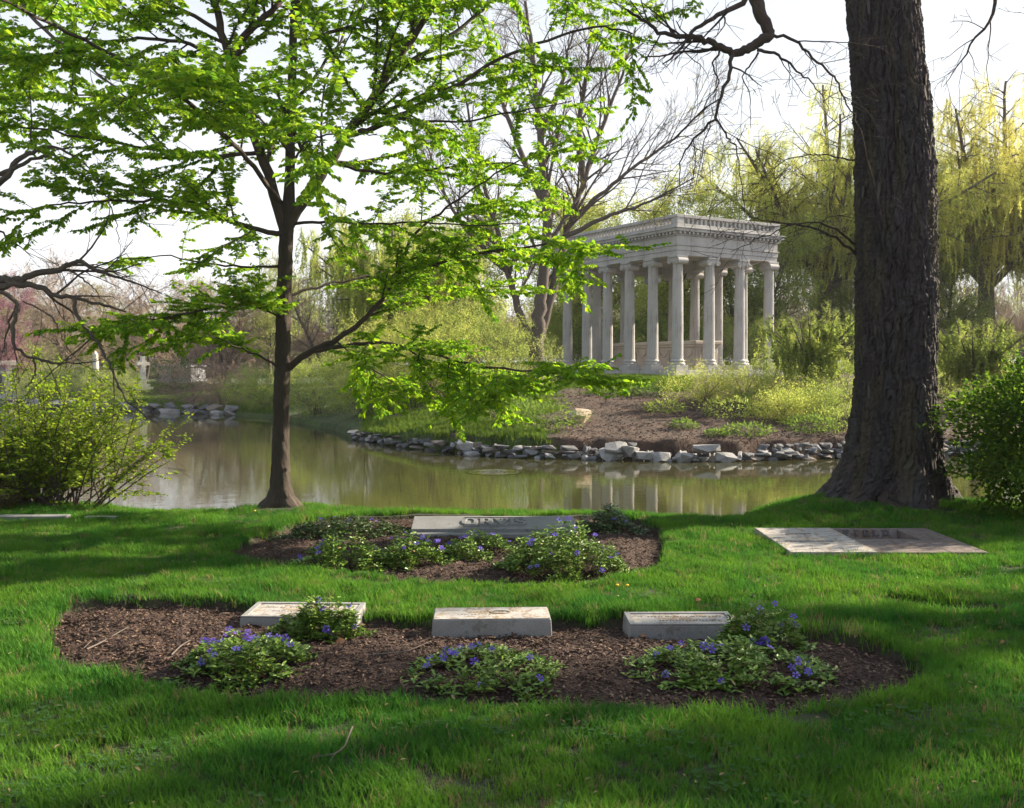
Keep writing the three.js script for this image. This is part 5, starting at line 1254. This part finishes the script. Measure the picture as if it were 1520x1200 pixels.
[
  [645, 7.5, 1.9, 2.8, yellowGreen, 'olive thicket shrub above the grassy slope'],
  [590, 8, 1.9, 2.8, yellowGreen, 'pale green shrub at the back of the cove'],
  [705, 9, 1.8, 2.6, olive, 'olive shrub in front of the many-stemmed tree'],
  [540, 5, 1.6, 2.2, olive, 'tall dry-stemmed shrub at the corner of the cove'],
  [470, 3, 1.5, 1.9, olive, 'drooping olive shrub touching the water of the cove'],
  [395, 3, 1.6, 1.6, olive, 'olive shrub on the bank behind the slender trunk'],
  [330, 2.6, 1.5, 1.5, brown, 'brown leafless shrub leaning over the far water'],
  [285, 4, 1.4, 1.6, brown, 'brown twiggy shrub to the right of the ringed cross'],
  [262, 11, 1.2, 1.6, deepGreen, 'dark evergreen shrub just behind the ringed cross'],
  [160, 4, 1.6, 1.5, paleGreen, 'pale shrub before the obelisk'],
  [110, 3, 1.7, 1.4, deepGreen, 'dark spreading shrub at the far waterline beyond the arching canes'],
  [60, 6, 1.8, 1.7, paleGreen, 'pale shrub in front of the bluish mausoleum'],
  [760, 12, 1.4, 1.8, paleGreen, 'pale shrub at the foot of the many-stemmed tree'],
  [890, 29, 1.9, 2.6, midGreen, 'green shrub seen through the temple columns nearest the many-stemmed tree'],
  [960, 31, 1.9, 2.7, midGreen, 'green shrub seen through the middle columns of the temple'],
  [1065, 27, 1.8, 2.5, midGreen, 'green shrub seen through the columns beside the willow'],
  [1130, 25, 1.8, 2.3, olive, 'olive shrub behind the outermost temple column'],
  [1000, 32, 2, 2.9, olive, 'tall olive shrub behind the sarcophagi'],
  [840, 29, 1.7, 2.4, olive, 'olive shrub behind the outermost column beside the many-stemmed tree'],
].forEach(([px, out, r, h, tone, label], i) => {
  const bare = tone === brown || tone === tan;
  shrub({ label, base: bankAt(px, out, 0.05), r: r * 1.15, h: h * 1.15, seed: 800 + i, tone, leaf: bare ? 0.55 : 0.85, count: Math.round((bare ? 260 : 480) * r), geo: bare ? twigSprays[i % 3] : fineSprays[i % 2], mat: bare ? M.twigFar : M.leafFar, stems: 18, hollow: 0.6, group: 'shrubs along the far banks' });
});
// a far wood that closes the view: one mass of hazy twigs and young leaves on the rise
{
  const R = rng(999), a = new Copies(), bq = new Copies();
  for (let k = 0; k < 34000; k++) {
    const z = k % 2 ? -R.r(100, 150) : -R.r(92, 108), x = R.r(-1.15, 1.15) * -z * 0.75, g = groundHeight(x, z), top = 6.5 + 3.5 * noise2(x * 0.06, 4) + 2 * noise2(x * 0.21, 9) + 2 * smooth(10, 60, x), y = g + (k % 2 ? R() ** 0.7 * Math.max(3, top) : R() * 3 - 0.4);
    tmpY.set(R.g() * 0.5, 1, R.g() * 0.5).normalize(); tmpX.copy(perp(tmpY, R)); tmpZ.crossVectors(tmpX, tmpY);
    const s = R.r(1.3, 2.6), pale = noise2(x * 0.05 + 3, z * 0.05) > 0.05, q = (pale ? paleGreen : tan)(R);
    (pale ? a : bq).add(V(x, y, z), tmpX, tmpY, tmpZ, s, s, s, q[0], q[1], q[2]);
  }
  tag(a.build('far_wood', budSprays[0], M.leafFar, scene), 'distant wood of pale young leaves closing the view behind the banks', 'wood');
  tag(bq.build('far_wood', twigSprays[0], M.twigFar, scene), 'distant leafless wood of tan twigs closing the view behind the banks', 'wood');
}

// ---------------------------------------------------------------- trees out of frame whose shade falls across the lawn
function shadeTree({ label, x, z, height, crown, r, seed, leaves, group = 'leafy trees along the lawn beyond the old trunk' }) {
  const R = rng(seed), b = V(x, groundHeight(x, z), z), t = thing('shade_tree', label, 'tree', b.toArray(), group), w = new Soup(), tips = [], wood = new Soup(), c = new Copies();
  const path = spline([V(0, -0.05, 0), V(0.1, height * 0.3, 0.05), V(-0.05, height * 0.6, 0), V(0.1, height * 0.9, 0.1)], 16);
  w.tube(path, tapered(17, 0.2, 0.04), 12); part('trunk', w.geo(), M.bark, t);
  const o = { thin: 0.004, levels: [
    { step: 0.4, wander: 0.05, sides: 6 },
    { step: 0.3, wander: 0.12, per: 4, angle: 1.1, len: [crown * 0.6, crown], flat: 0.4, sides: 5, leafy: false, rr: 0.5, taper: 0.5 },
    { step: 0.2, wander: 0.18, per: 3, angle: 0.8, len: [0.5, 1.3], flat: 0.3, sides: 4, leafy: true },
    { step: 0.14, wander: 0.2, per: 4.5, angle: 0.8, len: [0.2, 0.5], flat: 0.3, sides: 3 },
  ] };
  shoots(wood, tips, R, path, tapered(17, 0.2, 0.04), height, 0, o, r);
  part('branches', wood.geo(), M.barkDark, t).userData.kind = 'stuff';
  const tone = toneOf([0.08, 0.17, 0.012], [0.18, 0.27, 0.016], 0.16);
  for (const p of tips) if (R() < leaves) leaveTwig(c, R, p, 0.019, 0.1, tone, 0.9, 0.3);
  c.build('leaves', leafBroad, M.leaf, t);
  return t;
}
shadeTree({ label: 'leafy tree on the lawn to the right of the old trunk, shading the wide bed', x: 10.9, z: -9.6, height: 9, crown: 3.2, r: 0.3, seed: 61, leaves: 1 });
shadeTree({ label: 'leafy tree on the lawn nearer the path, shading the grass before the wide bed', x: 12.5, z: -5.2, height: 9, crown: 3.4, r: 0.32, seed: 62, leaves: 0.9 });
shadeTree({ label: 'leafy tree farther along the lawn, filling the gap between the other two shade trees', x: 15.5, z: -10.2, height: 11, crown: 3.4, r: 0.4, seed: 63, leaves: 0.9 });

// unseen trees behind the camera, added to keep open sky off the stones' fronts
{
  const row = 'unseen row of broad trees added on the near side of the lawn';
  const first = shadeTree({ label: 'unseen broad leafy tree in the row added to screen the wide bed from the sky', x: -1.5, z: 7.5, height: 11, crown: 4.6, r: 0.14, seed: 64, leaves: 0.95, group: row });
  for (const [x, z, a, s] of [[-8.5, 6, 2, 1.05], [6, 7, 4, 0.98], [-14, 1, 1, 1.1], [12, 6.5, 3, 1.1], [2, 13, 5, 1.2], [-6, 13, 0.7, 1.2]]) { const c = first.clone(); c.name = numbered('shade_tree'); c.position.set(x, groundHeight(x, z), z); c.rotation.y = a; c.scale.setScalar(s); scene.add(c); }
}

// ---------------------------------------------------------------- lawn
function bladeTuft(seed, n, h, spread, wide) {
  const R = rng(seed), p = [], idx = [];
  for (let k = 0; k < n; k++) {
    const a = R.r(0, 6.3), rr = Math.sqrt(R()) * spread, x = Math.cos(a) * rr, z = Math.sin(a) * rr, f = R.r(0, 6.3), l = h * R.r(0.55, 1.15), lean = R.r(0.1, 0.75) * l, w = wide * R.r(0.7, 1.2);
    const dx = Math.cos(f), dz = Math.sin(f), sx = -dz * w / 2, sz = dx * w / 2, i = p.length / 3;
    p.push(x - sx, 0, z - sz, x + sx, 0, z + sz, x + dx * lean * 0.3 - sx * 0.85, l * 0.55, z + dz * lean * 0.3 - sz * 0.85, x + dx * lean * 0.3 + sx * 0.85, l * 0.55, z + dz * lean * 0.3 + sz * 0.85, x + dx * lean, l * 0.95, z + dz * lean);
    idx.push(i, i + 1, i + 2, i + 1, i + 3, i + 2, i + 2, i + 3, i + 4);
  }
  const g = new THREE.BufferGeometry(); g.setAttribute('position', new THREE.Float32BufferAttribute(p, 3)); g.setIndex(idx); g.computeVertexNormals(); return g;
}
{
  const R = rng(3131), gs = [1, 2, 3, 4].map((k) => bladeTuft(40 + k, 13, 0.06, 0.04, 0.0042)), lists = gs.map(() => new Copies());
  let made = 0;
  const stones = scene.children.filter((o) => /headstone|gravestone|ledger|flush/.test(o.name)).map((o) => { o.updateMatrixWorld(true); const b = new THREE.Box3().setFromObject(o); return b.expandByScalar(/flush/.test(o.name) ? -0.05 : -0.015); });
  for (let z = -2.6; z > -12.2; z -= 0.0001) {
    const D = -z, dens = 1250 * Math.min(1.1, 5.2 / D + 0.28), half = D * 0.6 + 0.9, rowArea = 0.03 * 2 * half, n = Math.round(rowArea * dens);
    for (let k = 0; k < n; k++) {
      const x = R.r(-half, half), zz = z - R() * 0.03;
      let d = -1; for (const b of beds) { if (Math.abs(x) < 6) d = Math.max(d, polyDist(b, x, zz)); if (d > 0.02) break; }
      if (d > 0.012 && !(d < 0.03 && R() < 0.3)) continue;
      if (stones.some((b) => x > b.min.x && x < b.max.x && zz > b.min.z && zz < b.max.z)) continue;
      const e = bankEdge(x) - zz; if (e > 0.5) continue;
      if (Math.hypot(x - TRUNK.x, zz - TRUNK.z) < 0.62 || Math.hypot(x - SAPLING.x, (zz - SAPLING.z) * 0.8) < 0.3 + 0.1 * noise2(x * 5, zz * 5)) continue;
      const bare = fbm2(x * 0.9 + 30, zz * 1.6, 4); if (bare > 0.31 && R() < 0.75) continue;
      const th = R.r(0, 6.3), tilt = V(R.g() * 0.14, 1, R.g() * 0.14).normalize(), s = R.r(0.75, 1.3) * (0.9 + 0.6 * fbm2(x * 1.1, zz * 1.1, 3)) * (d > -0.12 ? 1.15 : 1);
      tmpX.set(Math.cos(th), 0, Math.sin(th)).addScaledVector(tilt, -tilt.dot(tmpX)).normalize(); tmpZ.crossVectors(tmpX, tilt);
      const t = clamp(0.5 + 0.7 * fbm2(x * 0.8 - 7, zz * 0.8, 3) + R.g() * 0.28), v = 1 + R.g() * 0.14, dry = R() < 0.045 + 0.12 * smooth(0.2, 0.5, bare);
      lists[made++ % 4].add(V(x, groundHeight(x, zz) - 0.006, zz), tmpX, tilt, tmpZ, s, s, s, v * (dry ? 0.28 : lerp(0.038, 0.145, t)), v * (dry ? 0.22 : lerp(0.165, 0.3, t)), v * (dry ? 0.1 : lerp(0.02, 0.026, t)));
    }
    z -= 0.03;
  }
  const parent = new THREE.Group(); parent.name = 'lawn_grass'; parent.userData.kind = 'stuff'; scene.add(parent);
  tag(parent, 'lush green lawn grass around the beds and gravestones', 'grass');
  lists.forEach((c, i) => c.build('grass_tufts', gs[i], M.grass, parent));
}
// clover and broad-leaved weeds mixed into the lawn in drifts, and scraps blown from the trees
{
  const R = rng(3838), c = new Copies(), scr = new Copies();
  for (let k = 0; k < 40000 && c.count < 9000; k++) {
    const D = 2.8 + 8 * R() ** 1.3, z = -D, x = R.r(-1, 1) * (D * 0.58 + 0.4);
    if (fbm2(x * 0.8 - 20, z * 0.8 + 11, 3) < 0.16 || beds.some((b) => polyDist(b, x, z) > -0.02) || bankEdge(x) > z) continue;
    const th = R.r(0, 6.3), y = groundHeight(x, z) + R.r(0.02, 0.045), s = R.r(0.012, 0.024), v = R.r(0.8, 1.2);
    for (let q = 0; q < 3; q++) { const a = th + q * 2.094; tmpY.set(Math.cos(a), 0.25, Math.sin(a)).normalize(); tmpZ.set(0, 1, 0); tmpX.crossVectors(tmpY, tmpZ).normalize(); const zz = V().crossVectors(tmpX, tmpY); c.add(V(x, y, z), tmpX, tmpY, zz, s * 1.25, s, s, 0.045 * v, 0.13 * v, 0.026 * v); }
  }
  for (let k = 0; k < 900; k++) {
    const D = 2.8 + 8 * R(), z = -D, x = R.r(-1, 1) * (D * 0.58 + 0.4); if (beds.some((b) => polyDist(b, x, z) > -0.02) || bankEdge(x) > z) continue;
    const e = new THREE.Euler(-1.3 + R.g() * 0.6, R.r(0, 6.3), R.g(), 'YXZ'), mt = new THREE.Matrix4().makeRotationFromEuler(e), ax = V(), ay = V(), az = V(); mt.extractBasis(ax, ay, az);
    const s = R.r(0.012, 0.035), t = R(), b = R.r(0.5, 1.1); scr.add(V(x, groundHeight(x, z) + R.r(0.025, 0.05), z), ax, ay, az, s, s, s, b * lerp(0.2, 0.4, t), b * lerp(0.12, 0.32, t), b * lerp(0.06, 0.16, t));
  }
  tag(c.build('clover', leafRound, M.grass, scene), 'drifts of clover leaves mixed into the lawn', 'clover');
  tag(scr.build('leaf_scraps', leafNarrow, M.chip, scene), 'dry leaf scraps scattered through the lawn', 'litter');
}
// grass on the far bank, longer and sparser
{
  const R = rng(3232), g = bladeTuft(90, 16, 0.13, 0.11, 0.014), c = new Copies();
  for (let k = 0; k < 90000 && c.count < 30000; k++) {
    const px = R() < 0.75 ? R.r(540, 1030) : R.r(120, 420), out = R.r(0.3, 24), a = (px - 760) / FOCAL, d = shoreDepth(a) + out, x = a * d, z = -d;
    if (farCover(x, z) < R.r(0.35, 0.8)) continue;
    const th = R.r(0, 6.3), t = R(); tmpX.set(Math.cos(th), 0, Math.sin(th)); tmpZ.crossVectors(tmpX, UP); const s = R.r(0.6, 1.3);
    c.add(V(x, groundHeight(x, z) - 0.01, z), tmpX, UP, tmpZ, s, s, s, lerp(0.07, 0.15, t), lerp(0.14, 0.22, t), 0.02);
  }
  tag(c.build('bank_grass', g, M.grass, scene), 'rough grass on the far banks below the temple and the cross', 'grass');
}

// dead leaves and bark litter over the bare slope
{
  const R = rng(3434), c = new Copies(), g = leafGeometry(0.3, 0.2, 0.25);
  for (let k = 0; k < 60000 && c.count < 14000; k++) {
    const px = R.r(560, 1520), out = R.r(0.3, 13), a = (px - 760) / FOCAL, d = shoreDepth(a) + out, x = a * d, z = -d;
    if (farCover(x, z) > R.r(0.2, 0.7)) continue;
    const e = new THREE.Euler(-1.4 + R.g() * 0.6, R.r(0, 6.3), R.g(), 'YXZ'), mt = new THREE.Matrix4().makeRotationFromEuler(e), ax = V(), ay = V(), az = V(); mt.extractBasis(ax, ay, az);
    const s = R.r(0.03, 0.09), t = R() ** 3, b = R.r(0.5, 1.1);
    c.add(V(x, groundHeight(x, z) + 0.01, z), ax, ay, az, s, s, s, b * lerp(0.1, 0.34, t), b * lerp(0.062, 0.22, t), b * lerp(0.045, 0.15, t));
  }
  tag(c.build('leaf_litter', g, M.chip, scene), 'dead leaves and bark litter on the bare slope below the temple', 'litter');
}

// ---------------------------------------------------------------- periwinkle
const petalFlower = (() => {
  const p = [], idx = [];
  for (let k = 0; k < 5; k++) {
    const a = k / 5 * 2 * Math.PI, at = (r, da, y) => [Math.cos(a + da) * r, y, Math.sin(a + da) * r], i = p.length / 3;
    p.push(...at(0.08, 0, -0.1), ...at(0.32, -0.42, 0.06), ...at(0.5, -0.36, 0.03), ...at(0.52, 0.3, 0.02), ...at(0.3, 0.4, 0.05));
    idx.push(i, i + 2, i + 1, i, i + 3, i + 2, i, i + 4, i + 3);
  }
  const g = new THREE.BufferGeometry(); g.setAttribute('position', new THREE.Float32BufferAttribute(p, 3)); g.setIndex(idx);
  const f = g.toNonIndexed(); f.computeVertexNormals(); return f;
})();
const vincaLeaf = leafGeometry(0.21, 0.06, 0.08);
function periwinkle({ label, px, py, rx, rz, h, seed, leaves, flowers = [], scatter = 0, tone = toneOf([0.06, 0.14, 0.016], [0.19, 0.29, 0.035], 0.22), litter = 30, group }) {
  leaves *= py > 880 ? 1.45 : 1.7; h *= py > 880 ? 1.3 : 1.75; rz *= 0.85; scatter += py > 880 ? 4 : 2; rx *= py > 880 ? 0.95 : 1;
  const R = rng(seed), c0 = onLevel(px, py), b = V(c0.x, bedTop(c0.x, c0.z), c0.z), t = thing('periwinkle_clump', label, 'flowers', b.toArray(), group), c = new Copies(), stems = new Soup();
  const shape = (x, z) => { const q = Math.hypot(x / rx, z / rz), n = 0.75 + 0.5 * fbm2((x + b.x) * 6, (z + b.z) * 6, 3); return h * Math.max(0, 1 - q ** 2.2) * n; };
  for (let k = 0; k < leaves; k++) {
    const a = R.r(0, 6.3), q = Math.sqrt(R()) * R.r(0.85, 1.18), x = Math.cos(a) * q * rx, z = Math.sin(a) * q * rz;
    if (fbm2((x + b.x) * 3.1 + 4, (z + b.z) * 3.1, 2) > 0.14) continue;
    const top = shape(x, z), y = bedTop(b.x + x, b.z + z) - b.y + top * R.r(0.25, 1.0) + 0.012;
    if (k % 7 === 0) stems.tube([V(x * 0.85, bedTop(b.x + x * 0.85, b.z + z * 0.85) - b.y, z * 0.85), V(x * 0.94, y * 0.6, z * 0.94), V(x, y, z)], [0.0022, 0.002, 0.0015], 3, false);
    const f = R.r(0, 6.3); tmpY.set(Math.cos(f), R.r(-0.1, 0.75), Math.sin(f)).normalize(); tmpZ.set(R.g() * 0.5, 1, R.g() * 0.5); tmpX.crossVectors(tmpY, tmpZ).normalize(); tmpZ.crossVectors(tmpX, tmpY);
    const s = R.r(0.026, 0.05), z3 = tone(R), dry = R() < 0.04;
    c.add(V(x, y, z), tmpX, tmpY, tmpZ, s, s, s, dry ? 0.3 : z3[0], dry ? 0.22 : z3[1], dry ? 0.1 : z3[2]);
    if (R() < 0.8) { tmpY.x *= -1; tmpY.z *= -1; tmpX.crossVectors(tmpY, tmpZ).normalize(); const zz = V().crossVectors(tmpX, tmpY); c.add(V(x, y, z), tmpX, tmpY, zz, s, s, s, z3[0], z3[1], z3[2]); }
  }
  part('stems', stems.geo(), std({ color: rgb(0.1, 0.12, 0.04), roughness: 0.9 }), t).userData.kind = 'stuff';
  c.build('leaves', vincaLeaf, M.vinca, t);
  const spots = flowers.map(([fx, fy]) => { const p = onLevel(fx, fy, b.y + h * 0.85); const ux = (p.x - b.x) / rx, uz = (p.z - b.z) / rz, k = 0.88 / Math.max(0.88, Math.hypot(ux, uz)); return [ux * k * rx, uz * k * rz]; });
  for (let k = 0; k < scatter; k++) { const a = R.r(0, 6.3), q = Math.sqrt(R()) * 0.9; spots.push([Math.cos(a) * q * rx, Math.sin(a) * q * rz]); }
  for (const [x, z] of spots) {
    const m = part('flower', petalFlower, R() < 0.72 ? M.petal : M.petalPale, t, [x, bedTop(b.x + x, b.z + z) - b.y + shape(x, z) + R.r(0.012, 0.035), z]);
    m.scale.setScalar(R.r(0.034, 0.05)); m.rotation.set(R.r(0.1, 1.1), R.r(0, 6.3), R.g() * 0.4);
    m.rotation.order = 'XYZ';
  }
}
const near = 'periwinkle clumps in the wide bed', back = 'periwinkle clumps in the bed before the long gravestone';
periwinkle({ label: 'periwinkle clump thick with violet flowers at the end of the bed near the fallen sticks', px: 362, py: 985, rx: 0.36, rz: 0.42, h: 0.13, seed: 1, leaves: 1500, scatter: 5, group: near, flowers: [[301, 945], [306, 952], [313, 958], [309, 938], [327, 930], [321, 943], [340, 944], [352, 946], [356, 958], [378, 942], [385, 930], [398, 933], [403, 926], [411, 935], [350, 968], [430, 946], [399, 912], [372, 934], [318, 968]] });
periwinkle({ label: 'leafy periwinkle clump leaning on the rimmed brown-topped headstone', px: 478, py: 944, rx: 0.3, rz: 0.16, h: 0.2, seed: 2, leaves: 1100, scatter: 1, group: near, flowers: [[509, 925], [522, 928], [540, 920], [530, 942]] });
periwinkle({ label: 'low sparse periwinkle clump in front of the bluish-fronted headstone', px: 722, py: 1000, rx: 0.4, rz: 0.44, h: 0.1, seed: 3, leaves: 1050, scatter: 2, group: near, flowers: [[666, 939], [661, 957], [670, 962], [675, 972], [658, 974], [636, 960], [775, 931], [754, 938], [815, 990], [730, 964], [700, 960]] });
periwinkle({ label: 'wide spreading periwinkle clump before the pale rimmed headstone', px: 1085, py: 992, rx: 0.52, rz: 0.42, h: 0.12, seed: 4, leaves: 1750, scatter: 4, group: near, flowers: [[986, 942], [1011, 947], [981, 974], [1068, 990], [1055, 948], [1200, 965], [1205, 975], [1185, 968], [1208, 985], [1213, 976]] });
periwinkle({ label: 'tall dark periwinkle clump at the hidden corner of the pale rimmed headstone', px: 1130, py: 955, rx: 0.28, rz: 0.2, h: 0.24, seed: 5, leaves: 1200, scatter: 2, group: near, flowers: [[1120, 908], [1146, 920], [1075, 935], [1086, 924], [1117, 946], [1148, 942], [1165, 945]] });
periwinkle({ label: 'rounded periwinkle clump at the tree end of the bed before the long gravestone', px: 505, py: 838, rx: 0.42, rz: 0.36, h: 0.2, seed: 6, leaves: 1500, scatter: 6, group: back });
periwinkle({ label: 'periwinkle clump with a knot of violet flowers before the long gravestone', px: 612, py: 830, rx: 0.33, rz: 0.42, h: 0.16, seed: 7, leaves: 1200, scatter: 14, group: back });
periwinkle({ label: 'thin periwinkle clump before the middle of the long gravestone', px: 712, py: 822, rx: 0.34, rz: 0.36, h: 0.13, seed: 8, leaves: 900, scatter: 7, group: back });
periwinkle({ label: 'largest sunlit periwinkle clump in the bed before the long gravestone', px: 838, py: 846, rx: 0.52, rz: 0.62, h: 0.24, seed: 9, leaves: 2900, scatter: 20, group: back });
periwinkle({ label: 'flat grey-green periwinkle clump beside the end of the long gravestone', px: 905, py: 786, rx: 0.34, rz: 0.34, h: 0.13, seed: 10, leaves: 1000, scatter: 1, group: back, tone: toneOf([0.05, 0.085, 0.035], [0.1, 0.15, 0.06], 0.2) });
periwinkle({ label: 'flat dark periwinkle patch between the slender tree and the long gravestone', px: 505, py: 792, rx: 0.62, rz: 0.4, h: 0.1, seed: 11, leaves: 1500, scatter: 6, group: back, tone: toneOf([0.035, 0.075, 0.02], [0.08, 0.13, 0.03], 0.2) });

// ---------------------------------------------------------------- small things lying about
function stick(list, r, label, kids = [], lift = 0.01) {
  const R = rng(list[0][0] * 7 + 3), pts = list.map(([x, y]) => { const p = onLevel(x, y); return V(p.x, bedTop(p.x, p.z) + lift, p.z); }), b = pts[0].clone();
  const t = thing('fallen_stick', label, 'stick', b.toArray(), undefined), s = new Soup();
  s.tube(spline(pts.map((p) => p.clone().sub(b)), 10), tapered(11, r, r * 0.45), 6); part('stem', s.geo(), M.stick, t);
  for (const k of kids) { const q = new Soup(), kp = k.map(([x, y]) => { const p = onLevel(x, y); return V(p.x, bedTop(p.x, p.z) + lift, p.z).sub(b); }); q.tube(spline(kp, 5), tapered(6, r * 0.7, r * 0.35), 5); part('side_twig', q.geo(), M.stick, t); }
}
stick([[128, 960], [150, 950], [168, 940], [190, 930]], 0.0055, 'forked fallen stick on the bare end of the wide bed', [[[150, 950], [138, 946], [124, 956]]], 0.012);
stick([[254, 972], [270, 960], [288, 950]], 0.005, 'short straight stick beside the violet-flowered clump', [], 0.012);
stick([[523, 1096], [516, 1112], [512, 1122], [497, 1137], [480, 1142], [462, 1144]], 0.0045, 'crooked twig lying in the lawn in front of the beds', [[[497, 1137], [488, 1152]]], 0.035);
stick([[545, 973], [600, 975], [640, 958]], 0.004, 'thin dry runner between two periwinkle clumps in the wide bed', [], 0.012);
{
  // a curled brown leaf by the left headstone, and a few smaller ones
  const R = rng(88);
  [[513, 950, 0.07, 'curled brown fallen leaf under the leafy periwinkle clump'], [415, 783, 0.11, 'tan fallen leaf at the edge of the bed near the slender trunk'], [950, 938, 0.04, 'small orange fallen leaf at the foot of the pale rimmed headstone'], [1492, 957, 0.03, 'tiny orange leaf on the lawn beside the wide bed'], [1033, 899, 0.05, 'dark dry leaf on the grass behind the pale rimmed headstone'], [1170, 1043, 0.05, 'dry leaf at the front edge of the wide bed'], [310, 1020, 0.045, 'pale dry leaf at the front edge of the bed below the violet flowers']].forEach(([px, py, s, label]) => {
    const p = onLevel(px, py, 0.02), m = new THREE.Mesh(leafGeometry(0.42, 0.3, 0.3), M.dryleaf); m.name = numbered('fallen_leaf'); m.scale.setScalar(s);
    m.position.set(p.x, bedTop(p.x, p.z) + (inPoly(beds[0], p.x, p.z) || inPoly(beds[1], p.x, p.z) ? 0.014 : 0.045), p.z); m.rotation.set(-1.2 + R.g() * 0.3, R.r(-0.6, 0.6), R.r(0, 6)); scene.add(m); tag(m, label, 'leaf');
  });
  // dandelions along the water's edge
  const head = new THREE.SphereGeometry(0.013, 8, 5); head.scale(1, 0.6, 1);
  const st = new THREE.CylinderGeometry(0.002, 0.002, 0.07, 4); st.translate(0, 0.035, 0);
  [[643, 762], [655, 764], [817, 766], [916, 873], [931, 874], [378, 760]].forEach(([px, py]) => {
    const p = onLevel(px, py, 0.06), t = thing('dandelion', 'yellow dandelion flower standing in the lawn', 'flower', [p.x, groundHeight(p.x, p.z), p.z], 'dandelions in the lawn');
    part('stalk', st, M.stick, t); part('flower_head', head, M.dandelion, t, [0, 0.075, 0]);
  });
}
scene.fog = new THREE.FogExp2(new THREE.Color(0.9, 0.93, 1), 0.0003);
scene.traverse((o) => { if (o.isMesh) { o.castShadow = true; o.receiveShadow = true; } });
renderer.render(scene, camera);
